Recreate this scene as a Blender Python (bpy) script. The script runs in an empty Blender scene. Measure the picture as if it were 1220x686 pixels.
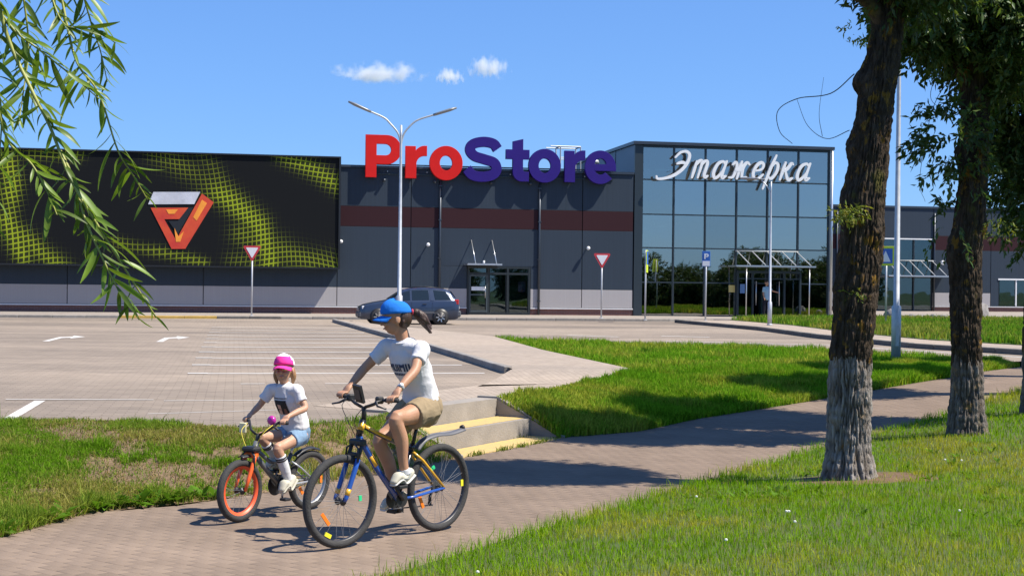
import bpy, bmesh, math, random
import numpy as np
from mathutils import Vector, Matrix, Euler
from mathutils.bvhtree import BVHTree
random.seed(7)
rng = np.random.default_rng(7)
R = math.radians
scene = bpy.context.scene
C = scene.collection

# ------------------------------------------------------------------ camera, sky, sun, exposure
cam_d = bpy.data.cameras.new('camera')
cam_d.sensor_width = 36.0
cam_d.lens = 1700.0 * 36.0 / 1220.0
cam_d.clip_start = 0.05
cam_d.clip_end = 4000.0
cam = bpy.data.objects.new('camera', cam_d)
C.objects.link(cam)
cam.location = (0, 0, 1.95)
cam.rotation_euler = (R(90) - 2.6 / 1700.0, -0.011, 0)
scene.camera = cam

SUN_DIR = Vector((1.16, -0.27, 1.78)).normalized()      # towards the sun
SUN_EL = math.asin(SUN_DIR.z)
SUN_AZ = math.atan2(SUN_DIR.x, SUN_DIR.y)
world = bpy.data.worlds.new('World')
scene.world = world
world.use_nodes = True
wn = world.node_tree.nodes
wl = world.node_tree.links
wn.clear()
w_out = wn.new('ShaderNodeOutputWorld')
w_bg = wn.new('ShaderNodeBackground')
w_sky = wn.new('ShaderNodeTexSky')
w_sky.sky_type = 'NISHITA'
w_sky.sun_disc = False
w_sky.sun_elevation = SUN_EL
w_sky.sun_rotation = SUN_AZ
w_sky.altitude = 0
w_sky.air_density = 1.0
w_sky.dust_density = 0.15
w_sky.ozone_density = 3.0
w_bg.inputs['Strength'].default_value = 0.15
w_gam = wn.new('ShaderNodeGamma')
w_gam.inputs['Gamma'].default_value = 0.65
w_tint = wn.new('ShaderNodeMix')
w_tint.data_type = 'RGBA'; w_tint.blend_type = 'MULTIPLY'; w_tint.inputs[0].default_value = 1.0
w_tint.inputs[7].default_value = (0.435, 0.72, 1.22, 1)
wl.new(w_sky.outputs[0], w_gam.inputs[0])
wl.new(w_gam.outputs[0], w_tint.inputs[6])
wl.new(w_tint.outputs[2], w_bg.inputs[0])
wl.new(w_bg.outputs[0], w_out.inputs[0])

sun_d = bpy.data.lights.new('sun', 'SUN')
sun_d.energy = 5.0
sun_d.angle = R(0.53)
sun_d.color = (1.0, 0.93, 0.82)
sun = bpy.data.objects.new('sun', sun_d)
C.objects.link(sun)
sun.rotation_euler = (-SUN_DIR).to_track_quat('-Z', 'Y').to_euler()
sun.location = (20, -10, 40)

scene.view_settings.view_transform = 'Standard'
scene.view_settings.look = 'None'
scene.view_settings.gamma = 1.0
scene.view_settings.exposure = 0.75
scene.view_settings.use_curve_mapping = False
scene.cycles.max_bounces = 8
scene.cycles.transparent_max_bounces = 16
scene.cycles.volume_bounces = 2

# ------------------------------------------------------------------ object helpers
def tag(o, label=None, cat=None, group=None, kind=None):
    if label: o['label'] = label
    if cat: o['category'] = cat
    if group: o['group'] = group
    if kind: o['kind'] = kind
    return o

def empty(name, loc=(0, 0, 0), rz=0.0, label=None, cat=None, group=None):
    o = bpy.data.objects.new(name, None)
    C.objects.link(o)
    o.location = loc
    o.rotation_euler = (0, 0, rz)
    o.empty_display_size = 0.2
    return tag(o, label, cat, group)

def link(name, mesh, mat=None, parent=None):
    o = bpy.data.objects.new(name, mesh)
    C.objects.link(o)
    if mat is not None and not mesh.materials:
        mesh.materials.append(mat)
    if parent is not None:
        o.parent = parent
    return o

def copy_tree(o, parent=None):
    c = o.copy()
    C.objects.link(c)
    c.parent = parent
    for ch in list(o.children):
        copy_tree(ch, c)
    return c

class MB:
    """collects simple solids and links them as one mesh"""
    def __init__(s): s.v = []; s.f = []
    def add(s, vs, fs):
        n = len(s.v)
        s.v += [tuple(v) for v in vs]
        s.f += [tuple(i + n for i in f) for f in fs]
        return s
    def box(s, x0, x1, y0, y1, z0, z1, ch=0.0):
        if ch <= 0:
            vs = [(x, y, z) for z in (z0, z1) for y in (y0, y1) for x in (x0, x1)]
            return s.add(vs, [(0, 2, 3, 1), (4, 5, 7, 6), (0, 1, 5, 4), (2, 6, 7, 3), (0, 4, 6, 2), (1, 3, 7, 5)])
        bm = bmesh.new()
        bmesh.ops.create_cube(bm, size=1.0)
        for v in bm.verts:
            v.co = ((x0 + x1) / 2 + v.co.x * (x1 - x0), (y0 + y1) / 2 + v.co.y * (y1 - y0), (z0 + z1) / 2 + v.co.z * (z1 - z0))
        bmesh.ops.bevel(bm, geom=bm.edges[:], offset=ch, segments=1, affect='EDGES')
        bm.verts.index_update()
        s.add([v.co[:] for v in bm.verts], [[v.index for v in f.verts] for f in bm.faces])
        bm.free()
        return s
    def beam(s, a, b, w, h, up=(0, 0, 1)):
        a = Vector(a); b = Vector(b); t = (b - a).normalized(); up = Vector(up)
        if abs(t.dot(up)) > .99: up = Vector((0, 1, 0))
        x = t.cross(up).normalized(); y = x.cross(t)
        vs = [p + x * (i * w / 2) + y * (j * h / 2) for p in (a, b) for i, j in ((-1, -1), (1, -1), (1, 1), (-1, 1))]
        return s.add(vs, [(3, 2, 1, 0), (4, 5, 6, 7), (0, 1, 5, 4), (1, 2, 6, 5), (2, 3, 7, 6), (3, 0, 4, 7)])
    def tube(s, pts, rad, n=10, side=(0, 1, 0), cap=True, closed=False):
        pts = [Vector(p) for p in pts]
        m = len(pts)
        if not isinstance(rad, (list, tuple)): rad = [rad] * m
        side = Vector(side)
        vs = []; fs = []
        for i, p in enumerate(pts):
            if closed: t = pts[(i + 1) % m] - pts[i - 1]
            else: t = pts[min(i + 1, m - 1)] - pts[max(i - 1, 0)]
            t.normalize()
            u = side - t * side.dot(t)
            if u.length < 1e-3:
                u = Vector((1, 0, 0)) - t * t.x
                if u.length < 1e-3: u = Vector((0, 0, 1))
            u.normalize(); w = t.cross(u)
            r = rad[i]; ru, rw = r if isinstance(r, (list, tuple)) else (r, r)
            for k in range(n):
                a = 2 * math.pi * k / n
                vs.append(p + u * (math.cos(a) * ru) + w * (math.sin(a) * rw))
        for i in range(m if closed else m - 1):
            j = (i + 1) % m
            for k in range(n):
                l = (k + 1) % n
                fs.append((i * n + k, i * n + l, j * n + l, j * n + k))
        if cap and not closed:
            fs.append(tuple(reversed(range(n)))); fs.append(tuple(range((m - 1) * n, m * n)))
        return s.add(vs, fs)
    def lathe(s, prof, origin=(0, 0, 0), axis='z', n=24, cap=True):
        vs = []; fs = []; m = len(prof)
        ox, oy, oz = origin
        for r, h in prof:
            for k in range(n):
                a = 2 * math.pi * k / n
                c, d = r * math.cos(a), r * math.sin(a)
                vs.append({'z': (ox + c, oy + d, oz + h), 'y': (ox + d, oy + h, oz + c), 'x': (ox + h, oy + c, oz + d)}[axis])
        for i in range(m - 1):
            for k in range(n):
                l = (k + 1) % n
                fs.append((i * n + k, i * n + l, (i + 1) * n + l, (i + 1) * n + k))
        if cap and prof[0][0] > 1e-6: fs.append(tuple(reversed(range(n))))
        if cap and prof[-1][0] > 1e-6: fs.append(tuple(range((m - 1) * n, m * n)))
        return s.add(vs, fs)
    def prism(s, poly, y0, y1):
        """poly in the xz plane, extruded along y"""
        n = len(poly)
        vs = [(x, y0, z) for x, z in poly] + [(x, y1, z) for x, z in poly]
        fs = [tuple(range(n)), tuple(reversed(range(n, 2 * n)))]
        fs += [(i, i + n, (i + 1) % n + n, (i + 1) % n) for i in range(n)]
        return s.add(vs, fs)
    def slab(s, poly, z0, z1):
        """poly in the xy plane, extruded along z"""
        n = len(poly)
        vs = [(x, y, z0) for x, y in poly] + [(x, y, z1) for x, y in poly]
        fs = [tuple(reversed(range(n))), tuple(range(n, 2 * n))]
        fs += [(i, (i + 1) % n, (i + 1) % n + n, i + n) for i in range(n)]
        return s.add(vs, fs)
    def mesh(s, name, smooth=False):
        me = bpy.data.meshes.new(name)
        me.from_pydata(s.v, [], s.f)
        me.update()
        bm = bmesh.new(); bm.from_mesh(me)
        bmesh.ops.recalc_face_normals(bm, faces=bm.faces[:])
        bm.to_mesh(me); bm.free()
        if smooth:
            me.polygons.foreach_set('use_smooth', [True] * len(me.polygons))
        return me
    def build(s, name, mat, parent=None, smooth=False):
        return link(name, s.mesh(name, smooth), mat, parent)

def np_mesh(name, V, quads=None, tris=None, col=None, smooth=False):
    """fast mesh from numpy arrays"""
    me = bpy.data.meshes.new(name)
    nq = 0 if quads is None else len(quads); nt = 0 if tris is None else len(tris)
    me.vertices.add(len(V)); me.vertices.foreach_set('co', np.ascontiguousarray(V, dtype=np.float32).ravel())
    loops = []
    if nq: loops.append(np.asarray(quads).ravel())
    if nt: loops.append(np.asarray(tris).ravel())
    L = np.concatenate(loops).astype(np.int32)
    me.loops.add(len(L)); me.loops.foreach_set('vertex_index', L)
    me.polygons.add(nq + nt)
    st = np.concatenate([np.arange(nq) * 4, nq * 4 + np.arange(nt) * 3]).astype(np.int32)
    me.polygons.foreach_set('loop_start', st)
    if smooth: me.polygons.foreach_set('use_smooth', np.ones(nq + nt, dtype=bool))
    if col is not None:
        at = me.color_attributes.new('Col', 'FLOAT_COLOR', 'POINT')
        c4 = np.ones((len(V), 4), dtype=np.float32); c4[:, :3] = col
        at.data.foreach_set('color', c4.ravel())
    me.update(calc_edges=True)
    me.validate()
    return me

def catmull(pts, n=8):
    P = [np.array(p, float) for p in pts]
    P = [2 * P[0] - P[1]] + P + [2 * P[-1] - P[-2]]
    out = []
    for i in range(1, len(P) - 2):
        for k in range(n):
            t = k / n
            a, b, c, d = P[i - 1], P[i], P[i + 1], P[i + 2]
            out.append(.5 * ((2 * b) + (-a + c) * t + (2 * a - 5 * b + 4 * c - d) * t * t + (-a + 3 * b - 3 * c + d) * t ** 3))
    out.append(P[-2])
    return [tuple(o) for o in out]

def vnoise(p, seed=0):
    """value noise, p (N,3) -> 0..1"""
    p = np.asarray(p, float); i = np.floor(p).astype(np.int64); f = p - i
    f = f * f * (3 - 2 * f)
    def h(a, b, c):
        n = (a * 374761393 + b * 668265263 + c * 2147483647 + seed * 1274126177) & 0xffffffff
        n = ((n ^ (n >> 13)) * 1274126177) & 0xffffffff
        return ((n ^ (n >> 16)) & 0xffff) / 65535.0
    r = 0
    for dx in (0, 1):
        for dy in (0, 1):
            for dz in (0, 1):
                w = (f[:, 0] if dx else 1 - f[:, 0]) * (f[:, 1] if dy else 1 - f[:, 1]) * (f[:, 2] if dz else 1 - f[:, 2])
                r = r + w * h(i[:, 0] + dx, i[:, 1] + dy, i[:, 2] + dz)
    return r

def sstep(t):
    t = np.clip(t, 0, 1)
    return t * t * (3 - 2 * t)

# ------------------------------------------------------------------ materials
MATS = {}
def mat(name, col, rough=.6, metal=0., var=0., scale=4., bump=0., bscale=40., spec=.5, coat=0., stretch=None, col2=None, emis=0., trans=0., attr=None, objrand=0., detail=6., world=False):
    if name in MATS: return MATS[name]
    m = bpy.data.materials.new(name); m.use_nodes = True
    nt = m.node_tree; N = nt.nodes; L = nt.links
    b = N['Principled BSDF']
    b.inputs['Roughness'].default_value = rough
    b.inputs['Metallic'].default_value = metal
    b.inputs['Specular IOR Level'].default_value = spec
    b.inputs['Coat Weight'].default_value = coat
    b.inputs['Coat Roughness'].default_value = .08
    tc = N.new('ShaderNodeTexCoord'); mp = N.new('ShaderNodeMapping')
    if stretch: mp.inputs['Scale'].default_value = stretch
    if world:
        gp = N.new('ShaderNodeNewGeometry'); L.new(gp.outputs['Position'], mp.inputs[0])
    else: L.new(tc.outputs['Object'], mp.inputs[0])
    colout = None
    if attr:
        a = N.new('ShaderNodeAttribute'); a.attribute_name = attr
        colout = a.outputs['Color']
    if var > 0 or col2:
        nz = N.new('ShaderNodeTexNoise'); nz.inputs['Scale'].default_value = scale; nz.inputs['Detail'].default_value = detail; nz.inputs['Roughness'].default_value = .6
        L.new(mp.outputs[0], nz.inputs['Vector'])
        if colout is None:
            rp = N.new('ShaderNodeValToRGB')
            c2 = col2 or tuple(min(1, c * (1 + var)) for c in col)
            c1 = col if col2 else tuple(c * (1 - var) for c in col)
            rp.color_ramp.elements[0].position = .3; rp.color_ramp.elements[0].color = (*c1, 1)
            rp.color_ramp.elements[1].position = .7; rp.color_ramp.elements[1].color = (*c2, 1)
            L.new(nz.outputs['Fac'], rp.inputs[0]); colout = rp.outputs[0]
        else:
            mx = N.new('ShaderNodeMix'); mx.data_type = 'RGBA'; mx.blend_type = 'MULTIPLY'; mx.inputs[0].default_value = 1
            rp = N.new('ShaderNodeValToRGB')
            rp.color_ramp.elements[0].position = .3; rp.color_ramp.elements[0].color = (1 - var,) * 3 + (1,)
            rp.color_ramp.elements[1].position = .7
            L.new(nz.outputs['Fac'], rp.inputs[0]); L.new(colout, mx.inputs[6]); L.new(rp.outputs[0], mx.inputs[7]); colout = mx.outputs[2]
    if objrand > 0:
        oi = N.new('ShaderNodeObjectInfo'); mr = N.new('ShaderNodeMapRange')
        mr.inputs['To Min'].default_value = 1 - objrand; mr.inputs['To Max'].default_value = 1 + objrand
        L.new(oi.outputs['Random'], mr.inputs[0])
        mx = N.new('ShaderNodeMix'); mx.data_type = 'RGBA'; mx.blend_type = 'MULTIPLY'; mx.inputs[0].default_value = 1
        if colout is None: mx.inputs[6].default_value = (*col, 1)
        else: L.new(colout, mx.inputs[6])
        L.new(mr.outputs[0], mx.inputs[7]); colout = mx.outputs[2]
    if colout is None: b.inputs['Base Color'].default_value = (*col, 1)
    else: L.new(colout, b.inputs['Base Color'])
    if bump > 0:
        n2 = N.new('ShaderNodeTexNoise'); n2.inputs['Scale'].default_value = bscale; n2.inputs['Detail'].default_value = 5
        L.new(mp.outputs[0], n2.inputs['Vector'])
        bp = N.new('ShaderNodeBump'); bp.inputs['Strength'].default_value = bump; bp.inputs['Distance'].default_value = .02
        L.new(n2.outputs['Fac'], bp.inputs['Height']); L.new(bp.outputs[0], b.inputs['Normal'])
    if trans > 0:
        t = N.new('ShaderNodeBsdfTranslucent'); ms = N.new('ShaderNodeMixShader'); ms.inputs[0].default_value = trans
        if colout is None: t.inputs[0].default_value = (*col, 1)
        else:
            g = N.new('ShaderNodeMix'); g.data_type = 'RGBA'; g.blend_type = 'MULTIPLY'; g.inputs[0].default_value = 1
            g.inputs[7].default_value = (1.35, 1.3, .6, 1); L.new(colout, g.inputs[6]); L.new(g.outputs[2], t.inputs[0])
        L.new(b.outputs[0], ms.inputs[1]); L.new(t.outputs[0], ms.inputs[2]); L.new(ms.outputs[0], N['Material Output'].inputs[0])
    if emis > 0:
        b.inputs['Emission Color'].default_value = (*col, 1); b.inputs['Emission Strength'].default_value = emis
    MATS[name] = m
    return m

def glass_mat(name, refl=.42, tint=(.10, .17, .17), gtint=(.78, .92, 1.0)):
    if name in MATS: return MATS[name]
    m = bpy.data.materials.new(name); m.use_nodes = True
    N = m.node_tree.nodes; L = m.node_tree.links; N.clear()
    o = N.new('ShaderNodeOutputMaterial'); g = N.new('ShaderNodeBsdfGlossy'); t = N.new('ShaderNodeBsdfTransparent'); x = N.new('ShaderNodeMixShader')
    g.inputs['Roughness'].default_value = .012; g.inputs[0].default_value = (*gtint, 1); t.inputs[0].default_value = (*tint, 1)
    x.inputs[0].default_value = refl
    # slight waviness of toughened glass
    tc = N.new('ShaderNodeTexCoord'); nz = N.new('ShaderNodeTexNoise'); nz.inputs['Scale'].default_value = .9; nz.inputs['Detail'].default_value = 1
    bp = N.new('ShaderNodeBump'); bp.inputs['Strength'].default_value = .05; bp.inputs['Distance'].default_value = .05
    L.new(tc.outputs['Object'], nz.inputs['Vector']); L.new(nz.outputs['Fac'], bp.inputs['Height']); L.new(bp.outputs[0], g.inputs['Normal'])
    L.new(t.outputs[0], x.inputs[1]); L.new(g.outputs[0], x.inputs[2]); L.new(x.outputs[0], o.inputs[0])
    MATS[name] = m
    return m
# ------------------------------------------------------------------ lie of the land (metres, camera foot at the origin)
LOT = 0.46
BA = R(11.0)                              # the store and its car park are turned 11 degrees
U = np.array([math.cos(BA), math.sin(BA)]); Vv = np.array([-math.sin(BA), math.cos(BA)])
P0 = np.array([-4.37, 67.5])              # a point on the store's front wall
def BP(s, y): 
    p = P0 + U * s + Vv * y
    return float(p[0]), float(p[1])
NEAR = np.array([(-14, -6), (-8.2, 0), (-3.3, 6.0), (-2.0, 7.8), (-0.77, 9.55), (0.09, 11.07), (0.985, 12.6), (2.06, 14.46), (3.77, 17.23), (6.2, 20.2), (8.25, 22.93), (11.5, 27.0), (16, 32.5), (24, 42), (40, 60)], float)
FAR = np.array([(-18, -4), (-12, 2.5), (-7.2, 7.6), (-4.7, 9.8), (-3.86, 10.82), (-3.52, 12.05), (-2.91, 12.46), (-2.62, 12.83), (-1.58, 14.31), (-0.57, 16.12), (0.635, 18.32), (1.7, 18.97), (2.64, 20.23), (4.53, 21.92), (6.08, 23.42), (7.68, 25.04), (10.04, 28.16), (14, 33.0), (21.5, 42), (37.5, 60)], float)
def xN(y): return np.interp(y, NEAR[:, 1], NEAR[:, 0])
def xF(y): return np.interp(y, FAR[:, 1], FAR[:, 0])
def zp(x, y): return LOT * sstep((.6 * np.asarray(x) + .8 * np.asarray(y) - 14) / 13.0)
def zlawn(x, y):
    x = np.asarray(x, float); y = np.asarray(y, float)
    d = x - xN(y)
    return zp(x, y) + .012 + .13 * sstep(d / 2.4) + .03 * (vnoise(np.stack([x * .6, y * .6, x * 0], -1), 3) - .5) * sstep(d)

def strip(name, A, B, m, zfun, nu=60, nv=8, kind='structure'):
    A = np.array(A, float); B = np.array(B, float)
    def res(P):
        t = np.linspace(0, 1, len(P)); q = np.linspace(0, 1, nu)
        return np.stack([np.interp(q, t, P[:, 0]), np.interp(q, t, P[:, 1])], -1)
    a, b = res(A), res(B)
    v = np.linspace(0, 1, nv)[:, None, None]
    G = a[None] * (1 - v) + b[None] * v
    Z = zfun(G[..., 0], G[..., 1], np.broadcast_to(v[..., 0], G.shape[:2]))
    V = np.concatenate([G, Z[..., None]], -1).reshape(-1, 3)
    i = np.arange(nv - 1)[:, None] * nu + np.arange(nu - 1)[None]
    Q = np.stack([i, i + 1, i + 1 + nu, i + nu], -1).reshape(-1, 4)
    me = np_mesh(name, V, Q, smooth=True)
    if me.polygons[0].normal.z < 0: me.flip_normals()
    o = link(name, me, m)
    if kind: o['kind'] = kind
    return o

M_soil = mat('soil', (.105, .068, .038), .95, var=.35, scale=7, bump=1.0, bscale=24, col2=(.21, .14, .08))
M_lawnsoil = mat('lawn_soil', (.075, .085, .022), .95, var=.3, scale=4, bump=.5, bscale=40, col2=(.05, .085, .015))
M_isoil = mat('island_soil', (.04, .075, .012), .95, var=.3, scale=2, bump=.4, bscale=30)

# far ground to the horizon
o = MB().add([(-1500, -600, -.35), (1500, -600, -.35), (1500, 2500, -.35), (-1500, 2500, -.35)], [(0, 1, 2, 3)]).build('ground', M_isoil); o['kind'] = 'structure'

# car park surface: small concrete pavers seen at a flat angle
def paver_surface(name, base, dark, bw, bh, rot, stain=.25):
    m = bpy.data.materials.new(name); m.use_nodes = True
    N = m.node_tree.nodes; L = m.node_tree.links; b = N['Principled BSDF']; b.inputs['Roughness'].default_value = .9; b.inputs['Specular IOR Level'].default_value = .15
    tc = N.new('ShaderNodeTexCoord'); mp = N.new('ShaderNodeMapping'); mp.inputs['Rotation'].default_value = (0, 0, -rot)
    L.new(tc.outputs['Object'], mp.inputs[0])
    br = N.new('ShaderNodeTexBrick'); br.inputs['Scale'].default_value = 1
    br.inputs['Brick Width'].default_value = bw; br.inputs['Row Height'].default_value = bh; br.inputs['Mortar Size'].default_value = .006
    br.inputs['Color1'].default_value = (*base, 1); br.inputs['Color2'].default_value = (*[c * .88 for c in base], 1); br.inputs['Mortar'].default_value = (*dark, 1)
    L.new(mp.outputs[0], br.inputs['Vector'])
    # big slabs' joints
    n1 = N.new('ShaderNodeTexNoise'); n1.inputs['Scale'].default_value = .16; n1.inputs['Detail'].default_value = 8; n1.inputs['Roughness'].default_value = .65
    mp2 = N.new('ShaderNodeMapping'); mp2.inputs['Rotation'].default_value = (0, 0, -rot); mp2.inputs['Scale'].default_value = (.45, 1.6, 1)
    L.new(tc.outputs['Object'], mp2.inputs[0]); L.new(mp2.outputs[0], n1.inputs['Vector'])
    r1 = N.new('ShaderNodeValToRGB'); r1.color_ramp.elements[0].position = .36; r1.color_ramp.elements[1].position = .58
    r1.color_ramp.elements[0].color = (1 - stain, 1 - stain * 1.02, 1 - stain * 1.0, 1); r1.color_ramp.elements[1].color = (1.06, 1.03, 1.0, 1)
    L.new(n1.outputs['Fac'], r1.inputs[0])
    n2 = N.new('ShaderNodeTexNoise'); n2.inputs['Scale'].default_value = 3.1; n2.inputs['Detail'].default_value = 6
    L.new(tc.outputs['Object'], n2.inputs['Vector'])
    r2 = N.new('ShaderNodeValToRGB'); r2.color_ramp.elements[0].position = .3; r2.color_ramp.elements[1].position = .7
    r2.color_ramp.elements[0].color = (.9, .9, .9, 1); r2.color_ramp.elements[1].color = (1.06, 1.06, 1.06, 1)
    L.new(n2.outputs['Fac'], r2.inputs[0])
    x1 = N.new('ShaderNodeMix'); x1.data_type = 'RGBA'; x1.blend_type = 'MULTIPLY'; x1.inputs[0].default_value = 1
    x2 = N.new('ShaderNodeMix'); x2.data_type = 'RGBA'; x2.blend_type = 'MULTIPLY'; x2.inputs[0].default_value = 1
    L.new(br.outputs['Color'], x1.inputs[6]); L.new(r1.outputs[0], x1.inputs[7]); L.new(x1.outputs[2], x2.inputs[6]); L.new(r2.outputs[0], x2.inputs[7])
    L.new(x2.outputs[2], b.inputs['Base Color'])
    bp = N.new('ShaderNodeBump'); bp.inputs['Strength'].default_value = .5; bp.inputs['Distance'].default_value = .006; bp.invert = True
    L.new(br.outputs['Fac'], bp.inputs['Height']); L.new(bp.outputs[0], b.inputs['Normal'])
    return m
M_lot = paver_surface('lot_pavers', (.298, .251, .203), (.20, .165, .132), .24, .12, BA, stain=.36)
M_walk = paver_surface('walk_pavers', (.365, .308, .252), (.26, .22, .18), .2, .1, BA + R(90), stain=.12)
M_plaza = paver_surface('plaza_pavers', (.31, .275, .24), (.2, .175, .15), .6, .3, BA, stain=.1)

BANK_T = [(-12, 11.5), (-9, 13.7), (-7, 14.55), (-5.35, 14.96), (-4.58, 15.33), (-3.6, 15.0), (-2.74, 14.63), (-1.64, 15.68), (-1.39, 16.6)]
MID = [(-0.183, 18.79), (0.9, 21.3), (2.07, 24.12), (4.0, 25.6), (6.0, 27.1), (8.0, 28.5), (10.0, 29.6)]
lotpoly = [(-90, 8), (-30, 9)] + BANK_T + [(-0.183, 18.79)] + MID[1:] + [(14, 33.6), (21.3, 42.2), (37.3, 60.2), (70, 98), (90, 130), (-90, 130)]
from mathutils.geometry import tessellate_polygon
lot_t = tessellate_polygon([[Vector((x, y, 0)) for x, y in lotpoly]])
me = bpy.data.meshes.new('parking_lot'); me.from_pydata([(x, y, LOT) for x, y in lotpoly], [], [tuple(t) for t in lot_t]); me.update()
if me.polygons[0].normal.z < 0: me.flip_normals()
o = link('parking_lot', me, M_lot); o['kind'] = 'structure'

# the path: bedding sheet below, pavers on it
ys = np.concatenate([np.linspace(2, 34, 120), np.linspace(35, 60, 20)])
M_bed = mat('path_bed', (.192, .139, .102), .95, var=.25, scale=6, bump=.3)
FA = [(xF(y), y) for y in ys]; NA = [(xN(y), y) for y in ys]
path = strip('path', FA, NA, M_bed, lambda x, y, v: zp(x, y) - .003, nu=len(ys), nv=10)
M_pav = mat('path_paver', (.222, .168, .127), .9, var=.17, scale=1.1, bump=.2, bscale=60, objrand=.05, world=True, spec=.1)
M_pavf = mat('path_paver_field', (.222, .168, .127), .9, var=.24, scale=1.1, bump=.2, bscale=60, attr='Col', world=True, spec=.1)
pa = math.atan2(.8, .6)                       # direction of travel
pu = np.array([math.cos(pa), math.sin(pa)]); pv = np.array([pu[1], -pu[0]])     # along, across
PW, PL = .20, .10
cells = []
for j in range(20, 420):
    s = j * PL
    for k in range(-70, 70):
        t = (k + (.5 if j % 2 else 0)) * PW
        c = pu * s + pv * t
        if 3 < c[1] < 33:
            if xF(c[1]) + .03 < c[0] < xN(c[1]) + .05:
                cells.append((c[0], c[1]))
cells = np.array(cells)
fx = cells[:, 0] / cells[:, 1]; 
inview = (abs(fx) < 610 / 1700) & (1.95 / cells[:, 1] < 346 / 1700 + .002)
order = np.argsort(np.where(inview, cells[:, 1], 999))
big = order[:300]; rest = order[300:]
def paver_geo():
    a, b, c = PW / 2 - .0006, PL / 2 - .0006, .002
    v = [(-a, -b, -.04), (a, -b, -.04), (a, b, -.04), (-a, b, -.04), (-a, -b, -.0008), (a, -b, -.0008), (a, b, -.0008), (-a, b, -.0008), (-a + c, -b + c, 0), (a - c, -b + c, 0), (a - c, b - c, 0), (-a + c, b - c, 0)]
    q = [(0, 1, 5, 4), (1, 2, 6, 5), (2, 3, 7, 6), (3, 0, 4, 7), (4, 5, 9, 8), (5, 6, 10, 9), (6, 7, 11, 10), (7, 4, 8, 11), (8, 9, 10, 11)]
    return np.array(v), np.array(q)
pvv, pvq = paver_geo()
ang = math.atan2(pv[1], pv[0]); ca, sa = math.cos(ang), math.sin(ang)
pav_me = np_mesh('paver', pvv, pvq); pav_me.materials.append(M_pav)
for i in big:
    o = bpy.data.objects.new('paver', pav_me); C.objects.link(o); o.parent = path
    x, y = cells[i]
    o.location = (x, y, float(zp(x, y)) + random.uniform(-.0007, .0007)); o.rotation_euler = (random.uniform(-.004, .004), random.uniform(-.004, .004), ang + random.uniform(-.008, .008))
n = len(rest); P = cells[rest]
loc = pvv[None] + 0 * P[:, None, :1]
dx = loc[..., 0] * ca - loc[..., 1] * sa; dy = loc[..., 0] * sa + loc[..., 1] * ca
X = P[:, None, 0] + dx; Y = P[:, None, 1] + dy
Z = loc[..., 2] + zp(X, Y) + rng.uniform(-.0006, .0006, (n, 1))
Vp = np.stack([X, Y, Z], -1).reshape(-1, 3)
Qp = (pvq[None] + (np.arange(n) * 12)[:, None, None]).reshape(-1, 4)
tint = rng.uniform(.955, 1.045, (n, 1, 1)) * np.array([.222, .168, .127])[None, None] * np.ones((1, 12, 1))
o = link('paver_field', np_mesh('paver_field', Vp, Qp, col=tint.reshape(-1, 3)), M_pavf, path); o['kind'] = 'stuff'

# banks, lawn, island
def zbank(x, y, v): return zp(x, y) * (1 - v) + LOT * v + .02 * np.sin(v * math.pi) * (.4 + vnoise(np.stack([x.ravel() * .9, y.ravel() * .9, x.ravel() * 0], -1), 5).reshape(x.shape))
LF = [(-15, -.7), (-9.5, 5.3), (-7.2, 7.6), (-4.7, 9.8), (-3.86, 10.82), (-3.52, 12.05), (-2.62, 12.83), (-1.58, 14.31), (-0.57, 16.12)]
bank_l = strip('grass_bank', LF, BANK_T, M_soil, zbank, 90, 14)
RF = [(0.635, 18.32), (1.7, 18.97), (2.64, 20.23), (4.53, 21.92), (6.08, 23.42), (7.68, 25.04), (10.04, 28.16)]
bank_r = strip('grass_bank', RF, MID, M_isoil, zbank, 70, 14)
ISL = [(2.07, 24.12), (.7, 31), (-0.49, 39.07), (3.26, 36.74), (7.2, 34.8), (9.0, 32.2), (10.4, 30.0), (10.0, 29.6), (8.0, 28.5), (6.0, 27.1), (4.0, 25.6)]
o = MB().slab(ISL, LOT - .2, LOT + .02).build('grass_island', M_isoil); o['kind'] = 'structure'
ISL2 = [(9.4, 61.5), (10.6, 54), (10.8, 46), (11.6, 39.5), (13.6, 35.2), (17.0, 35.5), (26, 46), (34, 58), (33, 66), (20, 68.5), (12, 65.5)]
o = MB().slab(ISL2, LOT - .2, LOT + .13).build('grass_island', M_isoil); o['kind'] = 'structure'
lawn_ys = np.concatenate([np.linspace(-6, 30, 110), np.linspace(31, 60, 15)])
strip('lawn', [(xN(y) - .02, y) for y in lawn_ys], [(xN(y) + 60, y) for y in lawn_ys], M_lawnsoil, lambda x, y, v: zlawn(x.ravel(), y.ravel()).reshape(x.shape), nu=len(lawn_ys), nv=140)

# plaza along the store, raised a kerb's height
PLZ = .56
pl = [BP(-60, -7), BP(9.2, -7), BP(12.5, -6.0), BP(21, -8.5), BP(60, -12), BP(75, 21.3), BP(60, 21.3), BP(20.9, 21.3), BP(20.9, .5), BP(-60, .5)]
o = MB().slab(pl, LOT - .1, PLZ).build('plaza_pavement', M_plaza); o['kind'] = 'structure'
# pavement round the second island
WK = [(7.0, 60.6), (8.9, 50.5), (9.3, 43.2), (10.4, 36.5), (12.2, 33.2), (16.5, 33.9)]
WK2 = [(9.4, 61.5), (10.6, 54), (10.8, 46), (11.6, 39.5), (13.6, 35.2), (17.0, 35.5)]
strip('pavement', WK, WK2, M_walk, lambda x, y, v: 0 * x + LOT + .115, nu=30, nv=3)
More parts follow.
